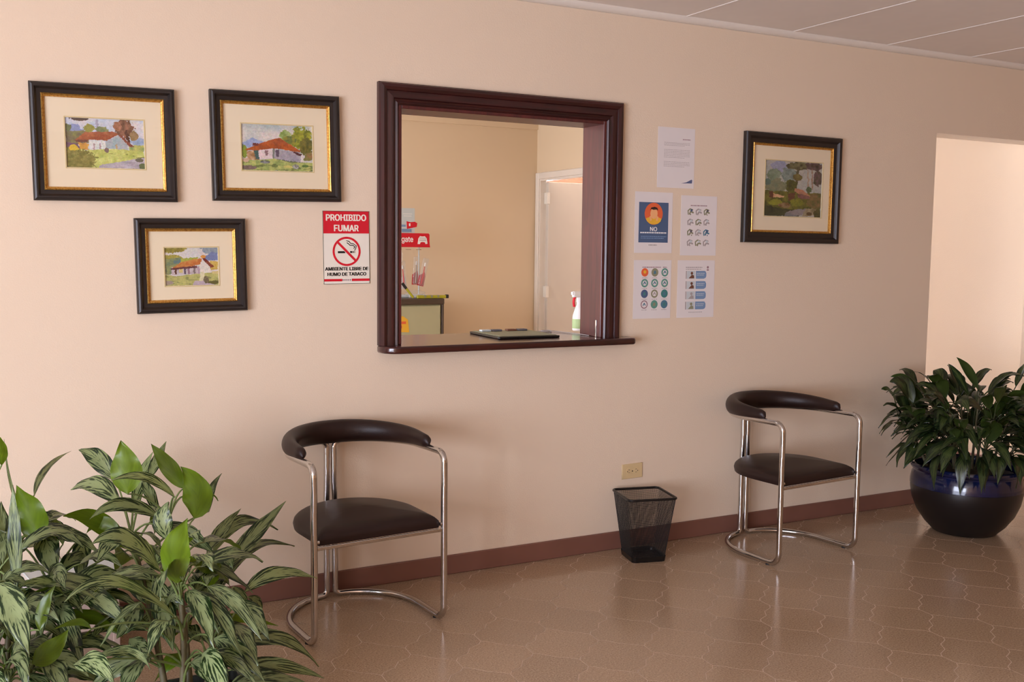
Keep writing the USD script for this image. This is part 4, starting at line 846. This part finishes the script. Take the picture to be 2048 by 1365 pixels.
LEAVES = [
('A',(0.379,-0.55,0.656),(0.329,-0.5,0.724),(0.283,-0.45,0.743),0.054,1),
('A',(0.376,-0.85,0.68),(0.376,-0.825,0.754),(0.368,-0.8,0.827),0.078,-1),
('A',(0.489,-0.95,0.681),(0.402,-1.0,0.758),(0.306,-1.05,0.765),0.025,1),
('A',(0.403,-0.45,0.554),(0.343,-0.335,0.602),(0.273,-0.22,0.566),0.057,1),
('A',(0.55,-0.75,0.656),(0.507,-0.725,0.728),(0.464,-0.7,0.792),0.047,-1),
('A',(0.569,-0.8,0.574),(0.583,-0.775,0.652),(0.54,-0.75,0.725),0.082,-1),
('A',(0.459,-1.15,0.497),(0.451,-1.175,0.595),(0.479,-1.2,0.683),0.069,-1),
('A',(0.425,-0.6,0.583),(0.45,-0.575,0.663),(0.492,-0.55,0.738),0.034,1),
('A',(0.468,-0.6,0.661),(0.504,-0.55,0.712),(0.541,-0.5,0.759),0.029,1),
('A',(0.466,-0.85,0.598),(0.355,-0.9,0.663),(0.265,-0.95,0.643),0.038,1),
('C',(0.396,-0.7,0.473),(0.303,-0.725,0.581),(0.212,-0.75,0.61),0.053,-1),
('A',(0.432,-1.05,0.504),(0.338,-1.1,0.619),(0.25,-1.15,0.629),0.057,1),
('A',(0.467,-0.95,0.564),(0.458,-0.935,0.62),(0.477,-0.92,0.663),0.049,1),
('C',(0.134,-0.85,0.569),(0.122,-0.85,0.654),(0.092,-0.85,0.734),0.075,-1),
('C',(0.08,-1.0,0.493),(0.08,-1.0,0.64),(0.078,-1.0,0.767),0.033,1),
('C',(0.066,-0.9,0.495),(0.056,-0.875,0.591),(0.054,-0.85,0.694),0.063,1),
('C',(0.057,-0.9,0.803),(0.058,-0.9,0.843),(0.055,-0.9,0.878),0.029,-1),
('C',(0.153,-0.45,0.611),(0.198,-0.285,0.658),(0.287,-0.12,0.679),0.020,1),
('C',(0.168,-0.75,0.582),(0.168,-0.8,0.525),(0.187,-0.85,0.462),0.061,1),
('C',(0.277,-0.7,0.537),(0.26,-0.725,0.476),(0.254,-0.75,0.401),0.048,1),
('A',(0.45,-1.15,0.408),(0.295,-1.225,0.548),(0.173,-1.3,0.537),0.034,1),
('C',(0.192,-1.0,0.461),(0.144,-1.05,0.518),(0.088,-1.1,0.529),0.023,1),
('C',(0.035,-1.2,0.574),(0.063,-1.275,0.526),(0.092,-1.35,0.442),0.064,1),
('C',(0.125,-1.15,0.425),(0.135,-1.15,0.483),(0.164,-1.15,0.536),0.028,-1),
('A',(0.238,-1.2,0.425),(0.207,-1.275,0.475),(0.141,-1.35,0.491),0.018,-1),
('A',(0.387,-0.95,0.394),(0.355,-1.0,0.368),(0.315,-1.05,0.335),0.054,1),
('A',(0.393,-0.8,0.451),(0.422,-0.875,0.403),(0.478,-0.95,0.337),0.078,1),
('A',(0.437,-0.95,0.456),(0.444,-1.025,0.372),(0.452,-1.1,0.293),0.057,1),
('A',(0.624,-0.7,0.438),(0.692,-0.6,0.475),(0.777,-0.5,0.512),0.036,1),
('A',(0.654,-0.65,0.417),(0.774,-0.5,0.468),(0.942,-0.35,0.381),0.043,1),
('A',(0.689,-0.7,0.39),(0.799,-0.6,0.45),(0.93,-0.5,0.521),0.049,1),
('A',(0.646,-0.75,0.314),(0.798,-0.5,0.373),(1.03,-0.25,0.284),0.046,1),
('A',(0.705,-0.85,0.344),(0.818,-0.8,0.371),(0.961,-0.75,0.32),0.044,1),
('A',(0.609,-0.9,0.296),(0.707,-0.85,0.258),(0.819,-0.8,0.201),0.023,-1),
('A',(0.546,-1.0,0.277),(0.646,-0.95,0.273),(0.731,-0.9,0.219),0.039,1),
('A',(0.595,-1.05,0.252),(0.763,-1.0,0.242),(0.904,-0.95,0.109),0.045,1),
('A',(0.606,-1.1,0.212),(0.749,-1.05,0.18),(0.905,-1.0,0.091),0.041,1),
('A',(0.488,-1.15,0.274),(0.536,-1.2,0.278),(0.566,-1.25,0.241),0.062,1),
('A',(0.535,-0.95,0.393),(0.589,-0.9,0.419),(0.657,-0.85,0.422),0.034,1),
('A',(0.661,-0.9,0.381),(0.691,-0.875,0.334),(0.703,-0.85,0.273),0.027,1),
('A',(0.714,-0.85,0.326),(0.753,-0.825,0.292),(0.762,-0.8,0.241),0.025,1),
('A',(0.197,-1.2,0.341),(0.242,-1.275,0.364),(0.273,-1.35,0.333),0.050,1),
('A',(0.252,-1.15,0.33),(0.326,-1.225,0.363),(0.364,-1.3,0.334),0.023,1),
('C',(0.101,-1.2,0.362),(0.149,-1.175,0.379),(0.19,-1.15,0.416),0.049,-1),
('A',(0.59,-1.15,0.187),(0.709,-1.1,0.171),(0.853,-1.05,0.098),0.046,1),
('A',(0.354,-1.0,0.311),(0.375,-1.05,0.299),(0.387,-1.1,0.304),0.044,1),
('A',(0.329,-0.9,0.371),(0.294,-0.95,0.351),(0.26,-1.0,0.327),0.035,1),
('C',(0.038,-0.8,0.547),(0.021,-0.85,0.609),(0.061,-0.9,0.617),0.059,1),
('C',(0.04,-1.2,0.361),(0.067,-1.275,0.412),(0.091,-1.35,0.387),0.038,1),
('C',(0.106,-0.8,0.659),(0.081,-0.775,0.719),(0.068,-0.75,0.846),0.008,1),
('A',(0.652,-0.6,0.54),(0.669,-0.55,0.594),(0.716,-0.5,0.638),0.024,1),
('A',(0.483,-0.7,0.566),(0.457,-0.675,0.643),(0.445,-0.65,0.673),0.033,1),
('A',(0.365,-0.75,0.524),(0.323,-0.725,0.571),(0.279,-0.7,0.539),0.037,-1),
('A',(0.605,-0.8,0.445),(0.578,-0.85,0.395),(0.546,-0.9,0.37),0.054,1),
('A',(0.578,-0.85,0.428),(0.632,-0.825,0.408),(0.669,-0.8,0.355),0.049,1),
('C',(0.22,-0.6,0.486),(0.201,-0.6,0.546),(0.158,-0.6,0.528),0.033,1),
]
def pot_mesh(r0, r1, h, th_=.008): return lathe([(0, 0), (r0, 0), (r1-.004, h-.025), (r1+.006, h-.022), (r1+.006, h), (r1-th_+.004, h), (r1-th_-.004, h-.03), (r0-th_, .02), (0, .02)], 40)
def plant(name, label, centre, size, hgt, groups, zone):
    org = np.array([centre[0], centre[1], 0.0]); t = thing(name, label, "plant", org)
    lx, ly = size
    tro = sbox(-lx, -ly, lx, ly).buffer(-.03).buffer(.03)
    shell = rounded_slab(tro, 0, hgt, .006)
    inner = trimesh.creation.extrude_polygon(tro.buffer(-.012), hgt, engine="earcut"); inner.apply_translation((0, 0, hgt-.04))
    obj("pot", rounded_slab(tro, 0, hgt-.04, .006), "pot_plastic", t)
    lip = trimesh.creation.extrude_polygon(tro.difference(tro.buffer(-.012)), .04, engine="earcut"); lip.apply_translation((0, 0, hgt-.04)); obj("rim", lip, "pot_plastic", t)
    so_ = trimesh.creation.extrude_polygon(tro.buffer(-.013), .012, engine="earcut"); so_.apply_translation((0, 0, hgt-.04)); obj("soil", so_, "soil", t)
    for key, canes, seed, nfill in groups:
        for c in canes: obj("cane", sweep(c-org, np.linspace(.010, .006, len(c)), 8), "cane", t, smooth=60)
        k = 0
        for (pk, P0, P1, P2, w, side) in LEAVES:
            if pk != key: continue
            k += 1; rg = np.random.RandomState(900+seed+k)
            mid = np.array(P1); view = CAM - mid; view /= np.linalg.norm(view); ax = np.array(P2)-np.array(P0); ax /= np.linalg.norm(ax)
            n = view - ax*(view @ ax); n /= np.linalg.norm(n); n = n*side
            a = rg.uniform(-.45, .45); n = n*math.cos(a) + np.cross(ax, n)*math.sin(a)
            if side > 0: n = n + np.array([0, 0, .55]); n /= np.linalg.norm(n)
            add_leaf(t, P0, P1, P2, w*1.12, n, seed*100+k, "leaf_silver", org)
            stalk(t, dist_attach(P0, canes), P0, org)
        rg = np.random.RandomState(seed); made = 0
        while made < nfill:
            c = canes[rg.randint(len(canes))]; p = c[rg.randint(2, len(c))]
            az = rg.uniform(0, 2*math.pi); el = rg.uniform(-.15, 1.0); L = rg.uniform(.13, .22); st_ = rg.uniform(.05, .13)
            d = np.array([math.cos(az)*math.cos(el), math.sin(az)*math.cos(el), math.sin(el)])
            P0 = p + d*st_ + np.array([0, 0, .03]); P2 = P0 + d*L + np.array([0, 0, -.12*L/.2]); P1 = (P0+P2)/2 + np.array([0, 0, .03])
            lo_, hi_ = zone
            if not all((lo_[i] < P2[i] < hi_[i]) for i in range(3)): continue
            n = np.array([0, 0, 1.]) + np.array([-.1, -.35, 0]) + .35*rg.randn(3); add_leaf(t, P0, P1, P2, rg.uniform(.044, .066), n, seed*1000+made, "leaf_silver", org); stalk(t, p, P0, org); made += 1
    return t
canA = [cane_line((.47, -1.10, .14), (.475, -1.04, .50), (.012, 0, 0)), cane_line((.50, -1.08, .14), (.50, -.78, .58), (.0, -.03, .02)), cane_line((.44, -1.06, .14), (.40, -.72, .52), (.0, -.04, .02)), cane_line((.53, -1.1, .14), (.60, -.88, .36), (.01, -.02, .01))]
canC = [cane_line((.03, -1.10, .14), (.07, -.98, .50), (0, 0, 0)), cane_line((-.01, -1.04, .14), (.06, -.72, .50), (0, -.05, .02)), cane_line((.06, -1.05, .14), (.17, -.78, .42), (0, -.03, .0)), cane_line((-.03, -1.1, .14), (.02, -.9, .66), (0, 0, 0))]
plant("variegated_plant", "big leafy plant with silver-streaked green leaves in the lower left corner", (.23, -1.12), (.42, .13), .17, (("A", canA, 7, 58), ("C", canC, 8, 95)), ((-.4, -1.5, .12), (.74, -.35, .60)))

# big glazed pot with a dense dark plant by the doorway
PC = np.array([4.375, -.505, 0.])
gp = thing("glazed_pot", "round blue-rimmed dark glazed pot on the floor by the doorway", "plant pot", PC)
body = [(0, 0), (.135, 0), (.150, .004), (.190, .045), (.228, .100), (.252, .160), (.2605, .205), (.2615, .232)]
band = [(.2615, .232), (.2640, .2345), (.2635, .255), (.258, .285), (.250, .302), (.2515, .310), (.262, .316), (.266, .326), (.263, .337), (.254, .341), (.243, .337), (.238, .322), (.240, .29), (.236, .25)]
obj("pot_body", lathe(body, 72), "pot_body", gp, label="dark unglazed lower body"); obj("glazed_band", lathe(band, 72), "pot_glaze", gp, label="glossy dark blue glazed upper band with rolled rim")
so_ = lathe([(0, 0), (.234, 0), (.233, .008), (0, .014)], 40); so_.apply_translation((0, 0, .290)); obj("soil", so_, "soil", gp)
pl2 = thing("bushy_plant", "dense dark green bushy plant growing in the blue-rimmed pot", "plant", PC + np.array([0, 0, .311]))
org = PC + np.array([0, 0, .311]); rg = np.random.RandomState(4)
cn = []
for k in range(15):
    az = 2.4*k; r = .19*math.sqrt((k+.5)/15); tilt = r*1.15
    c = cane_line((r*math.cos(az), r*math.sin(az), .0), ((r+tilt*.75)*math.cos(az), (r+tilt*.75)*math.sin(az), .375 - .55*r), (0, 0, .03)); cn.append(c)
    obj("cane", sweep(c, np.linspace(.007, .004, len(c)), 7), "cane", pl2, smooth=60)
def p2leaf(P0, P2, up_, w, sd, att=None):
    P0, P2 = np.array(P0), np.array(P2); P1 = (P0+P2)/2 + np.array(up_)
    ax = (P2-P0)/np.linalg.norm(P2-P0); out_ = np.array([P2[0], P2[1], 0]); out_ /= np.linalg.norm(out_)+1e-6
    n = np.array([0, 0, 1.0])+.35*out_+.25*np.random.RandomState(sd).randn(3); n -= ax*(n@ax)
    mesh_, uv = leaf_mesh(P0, P1, P2, w, n, sd, fold=.25, wave=.03); obj("leaf", mesh_, "leaf_deep", pl2, smooth=True, uv=uv)
    if att is not None: obj("leaf_stalk", sweep(bez(att, (np.array(att)+P0)/2+[0, 0, .012], P0, 5), .0024, 5), "stalk_dark", pl2, smooth=60)
cnt = 0
for c in cn:
    for i in range(26):
        p = c[rg.randint(3, len(c))]; az0 = math.atan2(p[1], p[0]); az = az0 + rg.uniform(-1.25, 1.25)
        el = rg.uniform(-.35, 1.0); d = np.array([math.cos(az)*math.cos(el), math.sin(az)*math.cos(el), math.sin(el)])
        st_, L = rg.uniform(.04, .10), rg.uniform(.14, .215)
        P0 = p + d*st_ + np.array([0, 0, .015]); P2 = P0 + d*L + np.array([0, 0, -.45*L*math.cos(el)])
        wpos = P2 + org
        if wpos[1] > -.03 or math.hypot(P2[0], P2[1]) > .43 or P2[2] > .52 or (wpos[2] < .35 and math.hypot(P2[0], P2[1]) < .30): continue
        p2leaf(P0, P2, (0, 0, .035), rg.uniform(.050, .070), 5000+cnt, p); cnt += 1
# leaves hanging over the rim towards the room, and a few tall ones
for k, (az, r0_, z0_, r1_, z1_) in enumerate(((-2.55, .26, .12, .345, -.06), (-2.25, .25, .11, .33, -.04), (-1.75, .25, .11, .335, -.02), (-1.45, .25, .12, .34, -.06), (-2.0, .25, .12, .33, .0), (-2.95, .26, .11, .36, -.05), (2.9, .27, .13, .38, .02), (-1.1, .25, .14, .37, .03), (-.7, .25, .14, .37, .05))):
    a2 = az + .12*math.sin(k*3)
    p2leaf((r0_*math.cos(az), r0_*math.sin(az), z0_), (r1_*math.cos(a2), r1_*math.sin(a2), z1_), (.03*math.cos(az), .03*math.sin(az), .035), .058, 7000+k, (.14*math.cos(az), .14*math.sin(az), .03))
for k, (P0, P2) in enumerate((((.20, -.10, .42), (.285, -.10, .545)), ((-.12, .12, .30), (-.20, .22, .46)), ((-.02, .0, .38), (-.10, .06, .53)), ((.09, .03, .40), (-.03, .07, .56)))):
    p2leaf(P0, P2, (.0, 0, .02), .045, 7100+k, (P0[0]*.5, P0[1]*.5, .15))
